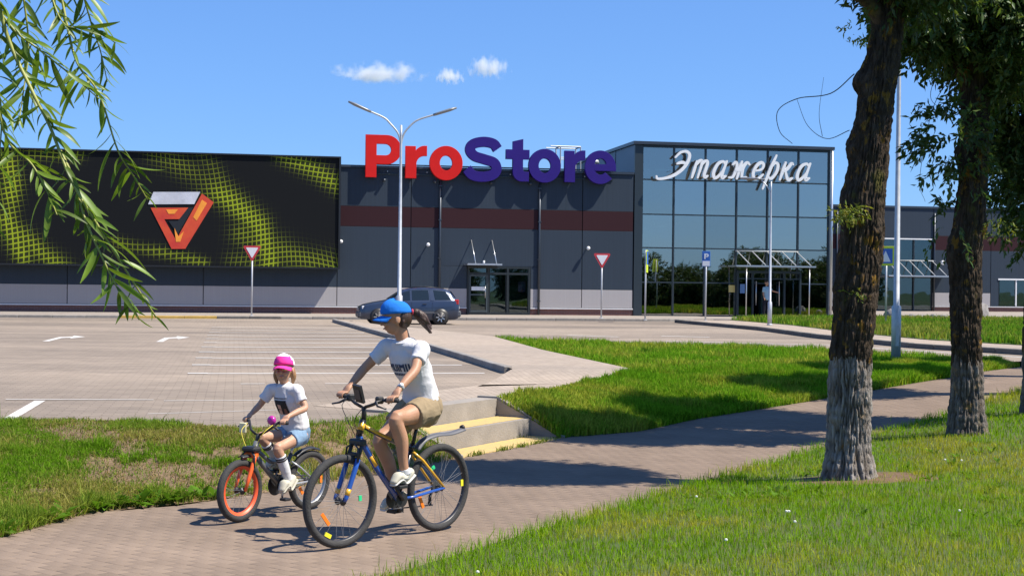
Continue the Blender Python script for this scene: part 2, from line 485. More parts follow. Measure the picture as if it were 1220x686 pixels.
# walkway between the car park and the island, falling to the landing of the steps
K = [(-6.9, 55.5), (-5.35, 48.6), (-4.1, 43.0), (-2.24, 34.8), (-.9, 28.4), (0.04, 23.8)]
KR = [(-6.6, 55.3), (-4.6, 49.4), (-2.6, 44.5), (-0.49, 39.07), (.7, 31), (2.07, 24.12)]
strip('pavement', K + [(-.28, 22.2), (-.5, 21.0)], KR + [(1.62, 23.05), (1.2, 22.0)], M_walk, lambda x, y, v: np.where(y > 23.5, LOT + .105, LOT + .004 + .10 * sstep((y - 21.8) / 2.0)), nu=80, nv=5)
MB().add([(-.42, 21.4, LOT + .004), (1.12, 21.9, LOT + .004), (-.19, 18.83, LOT + .004), (-1.37, 16.65, LOT + .004), (-2.4, 17.4, LOT + .004)], [(0, 4, 3, 2, 1)]).build('landing', M_walk)['kind'] = 'structure'

# kerbs: stones one by one
M_kerb = mat('kerb_concrete', (.24, .22, .195), .9, var=.2, scale=5, bump=.4, bscale=50, objrand=.12)
M_kerbd = mat('kerb_concrete_dark', (.12, .112, .10), .9, var=.25, scale=5, bump=.4, bscale=50, objrand=.12)
M_kerby = mat('kerb_yellow_paint', (.48, .31, .07), .8, var=.18, scale=4, bump=.3, bscale=50)
def kerb_run(name, pts, z1, h, w, step, label, pick):
    e = empty(name, (pts[0][0], pts[0][1], z1 - h)); e['kind'] = 'structure'
    meshes = {}
    P = np.array(pts, float); seg = np.hypot(*np.diff(P, axis=0).T); cum = np.concatenate([[0], np.cumsum(seg)])
    nst = int(cum[-1] / step)
    for i in range(nst):
        a = np.array([np.interp(i * step, cum, P[:, 0]), np.interp(i * step, cum, P[:, 1])]); b = np.array([np.interp((i + 1) * step, cum, P[:, 0]), np.interp((i + 1) * step, cum, P[:, 1])])
        m = pick(i * step)
        if m.name not in meshes:
            meshes[m.name] = MB().box(-step / 2 + .006, step / 2 - .006, -w / 2, w / 2, -h, 0, .012).mesh('kerb_stone'); meshes[m.name].materials.append(m)
        o = bpy.data.objects.new('kerb_stone', meshes[m.name]); C.objects.link(o); o.parent = e
        c = (a + b) / 2; d = b - a
        o.location = (c[0] - pts[0][0], c[1] - pts[0][1], h + random.uniform(-.004, .004)); o.rotation_euler = (0, 0, math.atan2(d[1], d[0]) + random.uniform(-.006, .006))
    return e
kerb_run('walkway_kerb', K, LOT + .12, .22, .15, 1.0, '', lambda s: M_kerb)
kerb_run('island_kerb', WK, LOT + .13, .22, .18, 1.0, '', lambda s: M_kerbd)
def plaza_pick(s):
    q = s - 60
    if -13.3 < q < -9.3: return M_kerby
    if -9.3 <= q < -7 or q < -19: return M_kerbd
    return M_kerb
kerb_run('plaza_kerb', [BP(-60, -7), BP(9.2, -7), BP(12.5, -6.0)], PLZ + .012, .2, .18, 1.3, '', plaza_pick)

# painted markings on the car park
M_paint = mat('road_paint', (.62, .60, .56), .7, var=.10, scale=6, col2=(.48, .45, .41))
def marking(name, poly, z=LOT + .004):
    o = MB().add([(x, y, z) for x, y in poly], [tuple(range(len(poly)))]).build(name, M_paint)
    if o.data.polygons[0].normal.z < 0: o.data.flip_normals()
    o['kind'] = 'structure'
    return o
def bar(name, a, b, w, z=LOT + .004):
    a = np.array(a); b = np.array(b); d = (b - a) / np.linalg.norm(b - a); n = np.array([-d[1], d[0]]) * w / 2
    return marking(name, [a - n, b - n, b + n, a + n], z)
S0 = np.array([-5.26, 23.3])
for i in range(11):
    a = S0 + Vv * (2.45 * i)
    bar('parking_line', a, a + U * (4.9 if i < 2 else 4.6), .15)
    bar('parking_line', a - U * .02, a + U * .30, .2, LOT + .008)
for i in range(5):
    a = S0 + Vv * (-2.45 + .0 * i) + U * (0.2 + i * .62)
    if i in (1, 3): bar('parking_line', a, a + U * .35, .07)
bar('stop_line', (-5.30, 14.85), (-5.84, 17.7), .13)
bar('parking_line', (-6.3, 17.80), (-4.5, 17.98), .06, LOT + .008)
bar('parking_line', (-4.35, 17.9), (-2.9, 18.2), .045)
bar('parking_line', (-4.1, 16.1), (-2.4, 16.95), .035)
for cx, cy in ((-11.6, 37.0), (-8.9, 37.4), (-15.2, 38.0)):
    def q(a, b): return (cx + U[0] * a + Vv[0] * b, cy + U[1] * a + Vv[1] * b)
    marking('direction_arrow', [q(*p) for p in ((-.30, -1.9), (-.14, -1.9), (-.08, .2), (.12, .5), (.16, -.1), (.42, 1.1), (.05, 1.9), (.08, 1.2), (-.22, .8))])
bar('lane_line', (4.3, 39.7), (8.4, 38.0), .14)
bar('lane_line', (8.4, 38.0), (11.6, 32.2), .14)
bar('lane_line', (1.7, 43.5), (3.2, 42.6), .2)
bar('lane_line', (4.6, 43.8), (6.0, 43.2), .2)

# steps up to the car park
st = np.array([.482, .876]); sq = np.array([.876, -.482]); So = np.array([-0.183, 18.79])
def SP(a, q): p = So + st * a + sq * q; return (float(p[0]), float(p[1]))
M_conc = mat('step_concrete', (.27, .24, .205), .88, var=.16, scale=3, bump=.3, bscale=45)
M_yel = mat('step_yellow', (.57, .40, .12), .85, var=.2, scale=14, bump=.3, bscale=60, col2=(.38, .29, .15), detail=10)
stairs = empty('steps', (*SP(-1.25, .4), 0), 0, 'two concrete steps with yellow treads leading up to the car park', 'steps')
def lp(poly): return [(x - stairs.location.x, y - stairs.location.y) for x, y in poly]
LS = -2.5
MB().slab(lp([SP(LS, -.3), SP(0, -.3), SP(0, 0), SP(LS, 0)]), -.3, LOT + .006).build('riser_block', M_conc, stairs)
MB().slab(lp([SP(LS, .004), SP(0, .004), SP(0, .5), SP(LS, .5)]), -.3, .23).build('tread_block', M_conc, stairs)
MB().slab(lp([SP(LS + .01, .02), SP(-.01, .02), SP(-.01, .43), SP(LS + .01, .43)]), .231, .236).build('yellow_strip', M_yel, stairs)
MB().slab(lp([SP(LS + .02, .51), SP(-.02, .51), SP(.0, .98), SP(LS + .02, .96)]), -.02, .008).build('yellow_strip', M_yel, stairs)
for a0 in (0.004, LS - .10):
    w = MB(); p0, p1, p2, p3 = SP(a0, -.3), SP(a0, .98), SP(a0 + .1, .98), SP(a0 + .1, -.3)
    pm, pm2 = SP(a0, 0), SP(a0 + .1, 0)
    vs = [(*p0, -.3), (*p1, -.3), (*p1, .03), (*pm, LOT + .03), (*p0, LOT + .03), (*p3, -.3), (*p2, -.3), (*p2, .03), (*pm2, LOT + .03), (*p3, LOT + .03)]
    w.add([(x - stairs.location.x, y - stairs.location.y, z) for x, y, z in vs], [(0, 1, 2, 3, 4), (9, 8, 7, 6, 5), (0, 5, 6, 1), (1, 6, 7, 2), (2, 7, 8, 3), (3, 8, 9, 4), (4, 9, 5, 0)])
    w.build('side_wall', M_conc, stairs)
# ------------------------------------------------------------------ the store
M_grey = mat('panel_dark_grey', (.034, .0475, .066), .6, spec=.15, var=.10, scale=.6, bump=.12, bscale=18, stretch=(60, 1, .4), objrand=.05)
M_burg = mat('panel_burgundy', (.036, .013, .016), .6, spec=.15, var=.06, scale=.6, bump=.12, bscale=18, stretch=(60, 1, .4), objrand=.04)
M_light = mat('panel_light_grey', (.36, .34, .335), .6, spec=.2, var=.05, scale=.6, bump=.10, bscale=18, stretch=(60, 1, .4), objrand=.04)
M_sill = mat('sill_white', (.62, .62, .62), .5, var=.08, scale=3)
M_cop = mat('coping_metal', (.05, .06, .075), .35, metal=.4)
M_dark = mat('frame_dark', (.016, .022, .024), .4, var=.1)
M_room = mat('interior_dark', (.05, .05, .05), .9, var=.2, scale=1)
M_roomf = mat('interior_floor', (.12, .115, .11), .5, var=.15, scale=1)
M_alu = mat('aluminium', (.55, .56, .57), .35, metal=.8, var=.06)
M_galv = mat('galvanised_steel', (.46, .48, .50), .5, metal=.35, var=.12, scale=8)
M_white = mat('white_paint', (.78, .78, .77), .5, var=.05)
def brick_mat():
    m = bpy.data.materials.new('plinth_brick'); m.use_nodes = True; N = m.node_tree.nodes; L = m.node_tree.links
    tc = N.new('ShaderNodeTexCoord'); sp = N.new('ShaderNodeSeparateXYZ'); cb = N.new('ShaderNodeCombineXYZ'); br = N.new('ShaderNodeTexBrick')
    L.new(tc.outputs['Object'], sp.inputs[0]); L.new(sp.outputs['X'], cb.inputs['X']); L.new(sp.outputs['Z'], cb.inputs['Y']); L.new(cb.outputs[0], br.inputs[0])
    br.inputs['Scale'].default_value = 1; br.inputs['Brick Width'].default_value = .26; br.inputs['Row Height'].default_value = .075; br.inputs['Mortar Size'].default_value = .007
    br.inputs['Color1'].default_value = (.21, .085, .065, 1); br.inputs['Color2'].default_value = (.16, .065, .055, 1); br.inputs['Mortar'].default_value = (.2, .17, .15, 1)
    L.new(br.outputs['Color'], N['Principled BSDF'].inputs['Base Color']); N['Principled BSDF'].inputs['Roughness'].default_value = .9
    return m
M_brick = brick_mat()
M_glass = glass_mat('facade_glass', .34, (.22, .32, .31), (1.0, .98, .92))
M_dglass = glass_mat('door_glass', .11, (.42, .52, .50))

def panel(parent, s0, s1, z0, z1, m, y0=-.10, name='wall_panel'):
    return MB().box(s0 + .018, s1 - .018, y0, y0 + .09, z0 + .006, z1 - .006, .006).build(name, m, parent)
Z0 = PLZ
def zz(z): return z - Z0
store = empty('store_building', (P0[0], P0[1], Z0), BA, 'dark grey panelled store building with burgundy band behind the car park', 'building')
SL, SR = -46.0, 10.42
MB().box(SL, SR, 0, 30, -.3, zz(7.42)).build('core', M_dark, store)
joints = [-46, -40, -34, -28, -22, -16, -10, -3.9, -.46, .9, 5.71, 7.86, SR]
DS0, DS1, DZ = 2.26, 5.32, 2.86
for a, b in zip(joints[:-1], joints[1:]):
    panel(store, a, b, zz(5.6), zz(7.4), M_grey)
    panel(store, a, b, zz(4.65), zz(5.6), M_burg)
    if a == .9:
        panel(store, a, b, zz(DZ), zz(4.65), M_grey)
        panel(store, a, DS0, zz(1.8), zz(DZ), M_grey); panel(store, DS1, b, zz(1.8), zz(DZ), M_grey)
        panel(store, a, DS0, zz(.92), zz(1.8), M_light); panel(store, DS1, b, zz(.92), zz(1.8), M_light)
    else:
        panel(store, a, b, zz(1.8), zz(4.65), M_grey)
        panel(store, a, b, zz(.92), zz(1.8), M_light)
for a, b in ((SL, DS0 - .02), (DS1 + .02, SR)):
    MB().box(a, b, -.07, -.002, -.2, zz(.85)).build('brick_plinth', M_brick, store)
    MB().box(a, b, -.14, -.004, zz(.852), zz(.91)).build('plinth_sill', M_sill, store)
MB().box(SL, SR, -.16, .3, zz(7.403), zz(7.52)).build('coping', M_cop, store)
for s in (.9, 5.71):
    d = MB().tube([(s + .02, -.16, zz(7.3)), (s + .02, -.16, -.0)], .055, 10).build('downpipe', M_cop, store, True)
    for z in (1.2, 3.2, 5.0, 6.6): MB().box(s - .06, s + .10, -.22, -.10, zz(z), zz(z) + .05).build('pipe_clip', M_cop, d)
for s, z in ((-3.75, 3.95), (.34, 3.87), (8.11, 3.83), (-20.5, 3.6)):
    f = MB().tube([(s, -.12, zz(z)), (s, -.30, zz(z) - .04)], .03, 8).build('floodlight', M_white, store, True)
    MB().lathe([(.02, -.07), (.08, -.06), (.09, 0), (.075, .07), (.02, .08)], (s, -.34, zz(z) - .03), 'y', 14).build('lamp_head', M_white, f, True)
# glazed entrance of the store
dr = MB()
for s in (DS0 + .05, 3.28, 4.22, DS1 - .05): dr.box(s - .05, s + .05, -.14, .06, 0, zz(DZ))
for z in (0.06, zz(2.52), zz(DZ) - .05): dr.box(DS0, DS1, -.137, .057, z - .05, z + .05)
door = dr.build('entrance_frame', M_dark, store)
for a, b in ((DS0, 3.28), (3.28, 4.22), (4.22, DS1)):
    MB().box(a + .1, b - .1, -.03, -.02, .1, zz(2.48)).build('glass_pane', M_dglass, door)
    MB().box(a + .1, b - .1, -.03, -.02, zz(2.56), zz(DZ) - .1).build('glass_pane', M_dglass, door)
lf = MB()
for s in (DS0 + .13, 3.20): lf.box(s - .035, s + .035, -.16, -.10, .1, zz(2.46))
for z in (.17, .95, zz(2.42)): lf.box(DS0 + .1, 3.24, -.158, -.102, z - .04, z + .04)
d2 = lf.build('door_leaf', mat('door_frame_grey', (.05, .065, .07), .4), store)
MB().tube([(3.12, -.2, .8), (3.12, -.2, 1.4)], .02, 8).build('door_handle', M_alu, d2, True)
MB().box(DS0 + .2, 3.1, -.15, -.145, 1.15, 1.33).build('door_sticker', M_white, d2)
M_poster = mat('poster_blue', (.08, .16, .42), .5, var=.3, scale=4, col2=(.5, .12, .2))
MB().box(4.75, 5.1, -.016, -.012, 1.1, 1.6).build('window_poster', M_poster, store)
MB().box(2.1, 3.75, -1.15, -.12, zz(2.9), zz(2.98)).build('door_canopy', M_alu, store)
for s in (2.45, 3.45): MB().tube([(s + .05, -1.05, zz(2.98)), (s - .02, -.12, zz(4.1))], .022, 8).build('canopy_rod', M_alu, store, True)
MB().tube([(2.95, -.7, zz(3.0)), (2.95, -.7, zz(3.12))], .05, 8).build('canopy_lamp', M_white, store, True)
# rooftop frame beside the sign
rt = MB()
for s in (6.9, 7.9):
    for y in (.6, 1.6): rt.tube([(s, y, zz(7.4)), (s, y, zz(8.75))], .035, 6)
for s in (6.9, 7.9): rt.tube([(s, .6, zz(8.75)), (s, 1.6, zz(8.75))], .035, 6)
for y in (.6, 1.6):
    rt.tube([(6.4, y, zz(8.75)), (7.9, y, zz(8.75))], .035, 6); rt.tube([(6.9, y, zz(8.2)), (7.9, y, zz(8.2))], .025, 6)
rt.build('rooftop_hatch_frame', M_galv, store)
MB().lathe([(.0, .0), (.22, 0), (.22, .5), (.3, .55), (.25, .68), (0, .7)], (8.7, 1.2, zz(7.5)), 'z', 16).build('roof_vent', M_galv, store, True)

# billboard with a printed mesh pattern
M_black = mat('billboard_edge', (.012, .013, .015), .4)
BS0, BS1, BZ0, BZ1, BY = -27.0, -3.92, 2.70, 7.74, -.95
bb = empty('billboard', (*BP(-15.4, -.5), BZ0), BA, 'long black billboard with green grid print and red arrow logo on the store wall', 'billboard')
def bl(s): return s + 15.4
MB().box(bl(BS0), bl(BS1), -.45 + .006, .38, 0, BZ1 - BZ0, .0).build('box', M_black, bb)
nu_, nv_ = 240, 56
su = np.linspace(BS0, BS1, nu_); sv = np.linspace(0, 1, nv_)
Su, Sv = np.meshgrid(su, sv)
# photo-like u in board heights, measured from the right edge
hgt = BZ1 - BZ0
uu = (Su - BS1) / hgt; vv2 = Sv            # uu: -4.6..0
def band(pts, w):
    P = np.array(pts, float); best = np.full(uu.shape, 9.0)
    for a, b in zip(P[:-1], P[1:]):
        ab = b - a; t = np.clip(((uu - a[0]) * ab[0] + (vv2 - a[1]) * ab[1]) / (ab @ ab), 0, 1)
        best = np.minimum(best, np.hypot(uu - a[0] - t * ab[0], vv2 - a[1] - t * ab[1]))
    return np.exp(-(best / w) ** 2)
mask = np.zeros_like(uu)
for pts, w, k in (([(-1.62, 1.02), (-1.28, .82), (-.98, .6), (-.72, .38), (-.62, .1), (-.6, -.1)], .14, 1.0), ([(-1.25, 1.05), (-1.08, .75), (-.85, .5)], .12, .8), ([(-.52, 1.03), (-.25, .9), (.05, .72)], .11, .9), ([(-.85, .3), (-.45, .12), (-.05, .0)], .17, .75), ([(-.95, .05), (-.4, .05)], .12, .6),
                  ([(-1.95, .2), (-1.6, .12), (-1.2, .02)], .07, 1.0), ([(-2.93, 1.05), (-2.85, .7), (-2.9, .4), (-2.75, .05)], .12, 1.0), ([(-2.7, .98), (-2.3, .98)], .09, .8), ([(-2.9, .35), (-2.6, .1), (-2.4, -.05)], .12, .9), ([(-3.9, 1), (-3.6, .5), (-3.9, .1)], .2, .8), ([(-4.6, .8), (-4.2, .3)], .2, .7)):
    mask = np.maximum(mask, k * band(pts, w))
mask *= np.clip(.55 + .9 * vnoise(np.stack([uu.ravel() * 4, vv2.ravel() * 4, uu.ravel() * 0], -1), 9).reshape(uu.shape), 0, 1)
wx = Su * 4.6 + .8 * np.sin(vv2 * 4 + uu * 3) + .5 * np.sin(vv2 * 2.2 - uu * 4); wy = vv2 * hgt * 4.6 + .9 * np.sin(uu * 3.2) + .45 * np.sin(uu * 6 + vv2 * 3)
Vb = np.stack([bl(Su), np.full_like(Su, -.45), Sv * hgt], -1).reshape(-1, 3)
ii = np.arange(nv_ - 1)[:, None] * nu_ + np.arange(nu_ - 1)[None]
Qb = np.stack([ii, ii + 1, ii + 1 + nu_, ii + nu_], -1).reshape(-1, 4)
mb_me = np_mesh('printed_sheet', Vb, Qb, col=np.stack([wx / 100 + .5, wy / 100 + .5, mask], -1).reshape(-1, 3))
m = bpy.data.materials.new('billboard_print'); m.use_nodes = True; N = m.node_tree.nodes; L = m.node_tree.links
at = N.new('ShaderNodeAttribute'); at.attribute_name = 'Col'; sp = N.new('ShaderNodeSeparateColor'); L.new(at.outputs['Color'], sp.inputs[0])
def math_n(op, a, b=None, c=None):
    n = N.new('ShaderNodeMath'); n.operation = op
    for i, v in enumerate((a, b, c)):
        if v is None: continue
        if isinstance(v, (int, float)): n.inputs[i].default_value = v
        else: L.new(v, n.inputs[i])
    return n.outputs[0]
def gridline(ch):
    x = math_n('MULTIPLY', math_n('SUBTRACT', ch, .5), 100)
    p = math_n('PINGPONG', x, .5)                      # 0..0.5 saw
    wdt = math_n('MULTIPLY_ADD', sp.outputs[2], .12, .02)
    return math_n('LESS_THAN', p, wdt)
ln = math_n('MAXIMUM', gridline(sp.outputs[0]), gridline(sp.outputs[1]))
amt = math_n('MULTIPLY', ln, math_n('POWER', sp.outputs[2], 1.7))
amt2 = math_n('ADD', amt, math_n('MULTIPLY', math_n('POWER', sp.outputs[2], 3.0), .10))
mx = N.new('ShaderNodeMix'); mx.data_type = 'RGBA'; mx.clamp_factor = True
mx.inputs[6].default_value = (.009, .010, .011, 1); mx.inputs[7].default_value = (.30, .37, .02, 1)
L.new(amt2, mx.inputs[0]); L.new(mx.outputs[2], N['Principled BSDF'].inputs['Base Color']); N['Principled BSDF'].inputs['Roughness'].default_value = .7; N['Principled BSDF'].inputs['Specular IOR Level'].default_value = .1
link('printed_sheet', mb_me, m, bb)
tr = MB(); w_ = bl(BS1); w0 = bl(BS0)
for a in ((w0, w_, hgt, hgt + .07), (w0, w_, -.07, -.002)): tr.box(a[0], a[1], -.52, .36, a[2] + .002, a[3])
tr.box(w_ + .003, w_ + .09, -.52, .36, -.07, hgt + .07)
tr.build('trim', M_black, bb)
# logo on the board: pale bar and red chevron arrow
def pxb(px, py):          # photo measurements of the print converted to board metres
    s = -18.07 + (px - 25) / 378.0 * 14.17
    z = BZ1 - (py - (181.0 + (px - 25) * 9 / 378.0)) / 127.5 * hgt
    return bl(s), z - BZ0
lg_silver = mat('logo_silver', (.50, .51, .55), .35, var=.25, scale=1.2); lg_red = mat('logo_red', (.52, .035, .02), .45, var=.2, scale=1.3, col2=(.68, .09, .02)); lg_or = mat('logo_orange', (.85, .30, .03), .45, var=.15, scale=1.5)
logo = empty('emblem', (0, 0, 0)); logo.parent = bb
def lgpoly(name, pts, m, y): return MB().prism([pxb(*p) for p in pts], -.45 - y, -.45 - .004).build(name, m, logo)
lgpoly('emblem_bar', [(181, 229), (236, 229), (229, 243), (175, 243)], lg_silver, .02)
lgpoly('emblem_piece', [(178, 247), (222, 247), (214, 260), (194, 260), (208, 284), (238, 231), (252, 241), (219, 294), (203, 294)], lg_red, .02)
lgpoly('emblem_piece', [(199, 262), (210, 262), (222, 247), (228, 247), (210, 277)], M_black, .024)
lgpoly('emblem_piece', [(206, 270), (211, 280), (217, 274), (213, 286), (208, 286)], lg_or, .028)
lgpoly('emblem_piece', [(196, 249), (210, 249), (206, 254), (199, 254)], lg_or, .028)
lgpoly('emblem_piece', [(238, 238), (244, 242), (232, 262), (228, 258)], lg_or, .028)

# ------------------------------------------------------------------ raised letters
def fill_mesh(name, loops, depth):
    cu = bpy.data.curves.new(name, 'CURVE'); cu.dimensions = '2D'; cu.fill_mode = 'BOTH'; cu.extrude = depth / 2; cu.bevel_depth = .008; cu.resolution_u = 1
    for lp_ in loops:
        sp_ = cu.splines.new('POLY'); sp_.points.add(len(lp_) - 1); sp_.use_cyclic_u = True
        for p, (x, y) in zip(sp_.points, lp_): p.co = (x, y, 0, 1)
    ob = bpy.data.objects.new('tmp', cu); C.objects.link(ob)
    dg = bpy.context.evaluated_depsgraph_get(); me = bpy.data.meshes.new_from_object(ob.evaluated_get(dg))
    bpy.data.objects.remove(ob); bpy.data.curves.remove(cu)
    me.transform(Matrix.Rotation(R(90), 4, 'X'))          # x right, z up, depth along y
    me.name = name
    return me
def arc(cx, cy, rx, ry, a0, a1, n=24): return [(cx + rx * math.cos(R(a0 + (a1 - a0) * i / n)), cy + ry * math.sin(R(a0 + (a1 - a0) * i / n))) for i in range(n + 1)]
def stroke(pts, w):
    pts = [np.array(p, float) for p in pts]; n = len(pts); l = []; r = []
    for i, p in enumerate(pts):
        t = pts[min(i + 1, n - 1)] - pts[max(i - 1, 0)]; t = t / (np.linalg.norm(t) + 1e-9); q = np.array([-t[1], t[0]])
        ww = w[i] if isinstance(w, (list, tuple, np.ndarray)) else w
        l.append(tuple(p + q * ww / 2)); r.append(tuple(p - q * ww / 2))
    return l + r[::-1]
M_red = mat('sign_red', (.62, .012, .010), .55, var=.05, spec=.2); M_vio = mat('sign_violet', (.024, .010, .165), .55, var=.06, spec=.2)
sign = empty('store_sign', (*BP(-2.65, -.34), 6.95), BA, 'tall red and violet raised letters reading ProStore on the store roof edge', 'sign')
glyph = {
 'P': [[(0, 0), (.5, 0), (.5, .62), (.98, .62)] + arc(.98, 1.295, .68, .675, -90, 90, 20) + [(0, 1.97)], [(.5, 1.02), (.5, 1.57), (.92, 1.57)] + arc(.92, 1.295, .28, .275, 90, -90, 12)],
 'r': [[(0, 0), (.5, 0), (.5, .66)] + arc(.92, .66, .42, .40, 180, 95, 8) + [(1.0, 1.06), (1.0, 1.52)] + arc(.9, 1.0, .5, .52, 85, 140, 6) + [(.47, 1.22), (.47, 1.49), (0, 1.49)]],
 'o': [arc(.78, .745, .78, .80, 0, 360, 40)[:-1], arc(.78, .745, .31, .36, 360, 0, 30)[:-1]],
 't': [[(.33, .42)] + arc(.78, .42, .45, .45, 180, 270, 8) + [(1.1, -.02), (1.1, .42), (.95, .42)] + arc(.92, .54, .11, .12, 270, 180, 5) + [(.81, 1.03), (1.12, 1.03), (1.12, 1.47), (.81, 1.47), (.81, 1.98), (.33, 1.86), (.33, 1.47), (0, 1.47), (0, 1.03), (.33, 1.03)]],
 'S': [stroke(catmull([(1.62, 1.50), (1.42, 1.74), (.95, 1.82), (.45, 1.70), (.30, 1.42), (.52, 1.14), (.98, 1.00), (1.46, .84), (1.58, .52), (1.38, .26), (.90, .16), (.42, .24), (.16, .52)], 7), .46)],
}
e_out = arc(.76, .745, .76, .80, 5, 318, 40); e_in = arc(.76, .745, .32, .37, 318, 196, 14)
glyph['e'] = [[(1.52, .58)] + arc(.76, .745, .76, .80, 0, 318, 40) + e_in + [(.45, .58)], arc(.76, .88, .30, .30, 180, 0, 14) + [(1.06, .88), (.46, .88)][:0]]
lay = [('P', -2.65, 0, M_red), ('r', -.78, 0, M_red), ('o', .36, 0, M_red), ('S', 1.98, -.02, M_vio), ('t', 4.02, 0, M_vio), ('o', 5.12, 0, M_vio), ('r', 6.88, 0, M_vio), ('e', 7.88, 0, M_vio)]
gm = {}
for g, s, dz, m_ in lay:
    key = (g, m_.name)
    if key not in gm:
        gm[key] = fill_mesh('letter_' + g, glyph[g], .22); gm[key].materials.append(m_)
    o = link('letter', gm[key], None, sign); o.location = (s + 2.65, 0, dz)
    for k in (.25, 1.05):
        o2 = MB().tube([(k, .11, .3), (k, .26, .3)], .025, 6).build('bracket', M_galv, o)
rl = MB()
for z in (.18, .62): rl.box(0.1, 12.0, .19, .23, z - .03, z + .03)
rl.build('sign_rail', M_dark, sign)
for k in (0.9, 3.3, 6.0, 7.9): MB().lathe([(.0, -.05), (.07, -.04), (.07, .1), (0, .11)], (k, .1, -.12), 'y', 8).build('sign_spotlight', M_cop, sign, True)
# ------------------------------------------------------------------ glass pavilion
T0, T1, TT = 10.45, 20.62, 8.98
tow = empty('glass_pavilion', (*BP(T0, 0), Z0), BA, 'tall glass fronted entrance block with white script letters', 'building')
def tl(s): return s - T0
M_mull = mat('mullion_dark', (.02, .03, .038), .4)
M_blue = mat('panel_blue_grey', (.085, .12, .16), .45, var=.05, scale=.7)
G0 = 10.84; CW = 1.613; rows = [.58, 2.2, 3.88, 5.51, 7.2, 8.80]
cols = [G0 + CW * i for i in range(7)]
MB().box(tl(T0), tl(G0) - .03, -.13, .05, 0, zz(TT) - .1).build('corner_panel', M_mull, tow)
MB().box(tl(T0) - .1, tl(T1) + .12, -.25, 14, zz(TT) - .09, zz(TT) + .06).build('roof', M_cop, tow)
MB().box(tl(T0), tl(T0) + .1, .06, 13.9, zz(7.0), zz(TT) - .1).build('side_wall', M_blue, tow)
for y in (3.5, 7, 10.5): MB().box(tl(T0) - .02, tl(T0) - .002, y - .03, y + .03, zz(7.4), zz(TT) - .1).build('panel_joint', M_mull, tow)
MB().box(tl(T1) - .06, tl(T1) + .04, .06, 21.2, 0, zz(TT) - .1).build('side_wall', M_blue, tow)
MB().box(tl(T0) + .2, tl(T1) - .1, 13.0, 13.1, 0, zz(TT) - .2).build('back_wall', M_room, tow)
MB().box(tl(T0) + .11, tl(T1) - .07, .1, 12.9, -.15, .012).build('interior_floor', M_roomf, tow)
for s in (12.4, 15.7, 18.9): MB().tube([(tl(s), 3.4, 0), (tl(s), 3.4, zz(TT) - .1)], .16, 12).build('interior_column', M_white, tow, True)
MB().box(tl(T0) + .15, tl(T1) - .1, 4.5, 12.9, zz(4.3), zz(4.7)).build('gallery_floor', M_room, tow)
for z in (5.3, 7.6): MB().beam((tl(11.2), 4.4, zz(4.8)), (tl(14.2), 4.4, zz(z)), .12, .12).build('interior_brace', M_white, tow)
MB().box(tl(T0), tl(T0) + .1, .05, 13, 0, zz(7.4)).build('side_wall', M_room, tow)
MB().tube([(tl(T1) + .02, -.17, 0), (tl(T1) + .02, -.17, zz(TT) - .12)], .065, 10).build('corner_pipe', M_alu, tow, True)
for i, s in enumerate(cols):
    MB().box(tl(s) - .035, tl(s) + .035, -.12, .06, 0, zz(8.85)).build('mullion', M_mull, tow)
for z in rows + [8.85]:
    MB().box(tl(cols[0]) + .036, tl(cols[-1]) - .036, -.10, .05, zz(z) - .03, zz(z) + .03).build('transom', M_mull, tow)
for i in range(6):
    for j in range(5):
        if j == 0 and i in (3, 4): continue                       # the doorway
        a, b = tl(cols[i]) + .03, tl(cols[i + 1]) - .03; z0, z1 = zz(rows[j]) + .025, zz(rows[j + 1]) - .025
        o = MB().box(a - (a + b) / 2, b - (a + b) / 2, -.008, .008, z0 - (z0 + z1) / 2, z1 - (z0 + z1) / 2).build('glass_pane', glass_mat('facade_glass_%d' % ((i * 3 + j * 5) % 4), (.30, .34, .37, .33)[(i * 3 + j * 5) % 4], (.22, .32, .31), (1.0, .98, .92)), tow)
        o.location = ((a + b) / 2, -.03, (z0 + z1) / 2); o.rotation_euler = (random.uniform(-.003, .003), 0, random.uniform(-.006, .006))
MB().box(tl(15.32), tl(15.72), -.07, -.065, zz(1.75), zz(2.1)).build('yellow_notice', mat('notice_yellow', (.62, .48, .16), .6), tow)
# vestibule and doors
vest = MB()
for s in (15.72, 16.5, 17.35, 18.15, 18.98): vest.box(tl(s) - .045, tl(s) + .045, -.30, -.14, 0, zz(2.75))
vest.box(tl(15.7), tl(19.0), -.298, -.142, zz(2.70), zz(2.82)); vest.box(tl(15.7), tl(19.0), -.296, -.144, zz(2.40), zz(2.46))
v = vest.build('doorway_frame', M_mull, tow)
for s in (16.52, 17.72): MB().tube([(tl(s) + .12, -.36, .55), (tl(s) + .12, -.36, 1.75)], .028, 8).build('door_handle', M_alu, v, True)
for a, b in ((15.78, 16.45), (17.4, 18.1), (18.2, 18.93)): MB().box(tl(a), tl(b), -.225, -.215, .06, zz(2.38)).build('glass_pane', M_dglass, v)
MB().box(tl(15.85), tl(16.1), -.235, -.228, 1.15, 1.6).build('door_poster', mat('poster_pale_blue', (.12, .22, .42), .5), v)
MB().box(tl(17.5), tl(18.6), 1.2, 1.6, 0, 1.25).build('reception_desk', mat('desk_teal', (.12, .2, .2), .5), tow)
M_crod = mat('canopy_rod_grey', (.42, .43, .42), .5, var=.08)
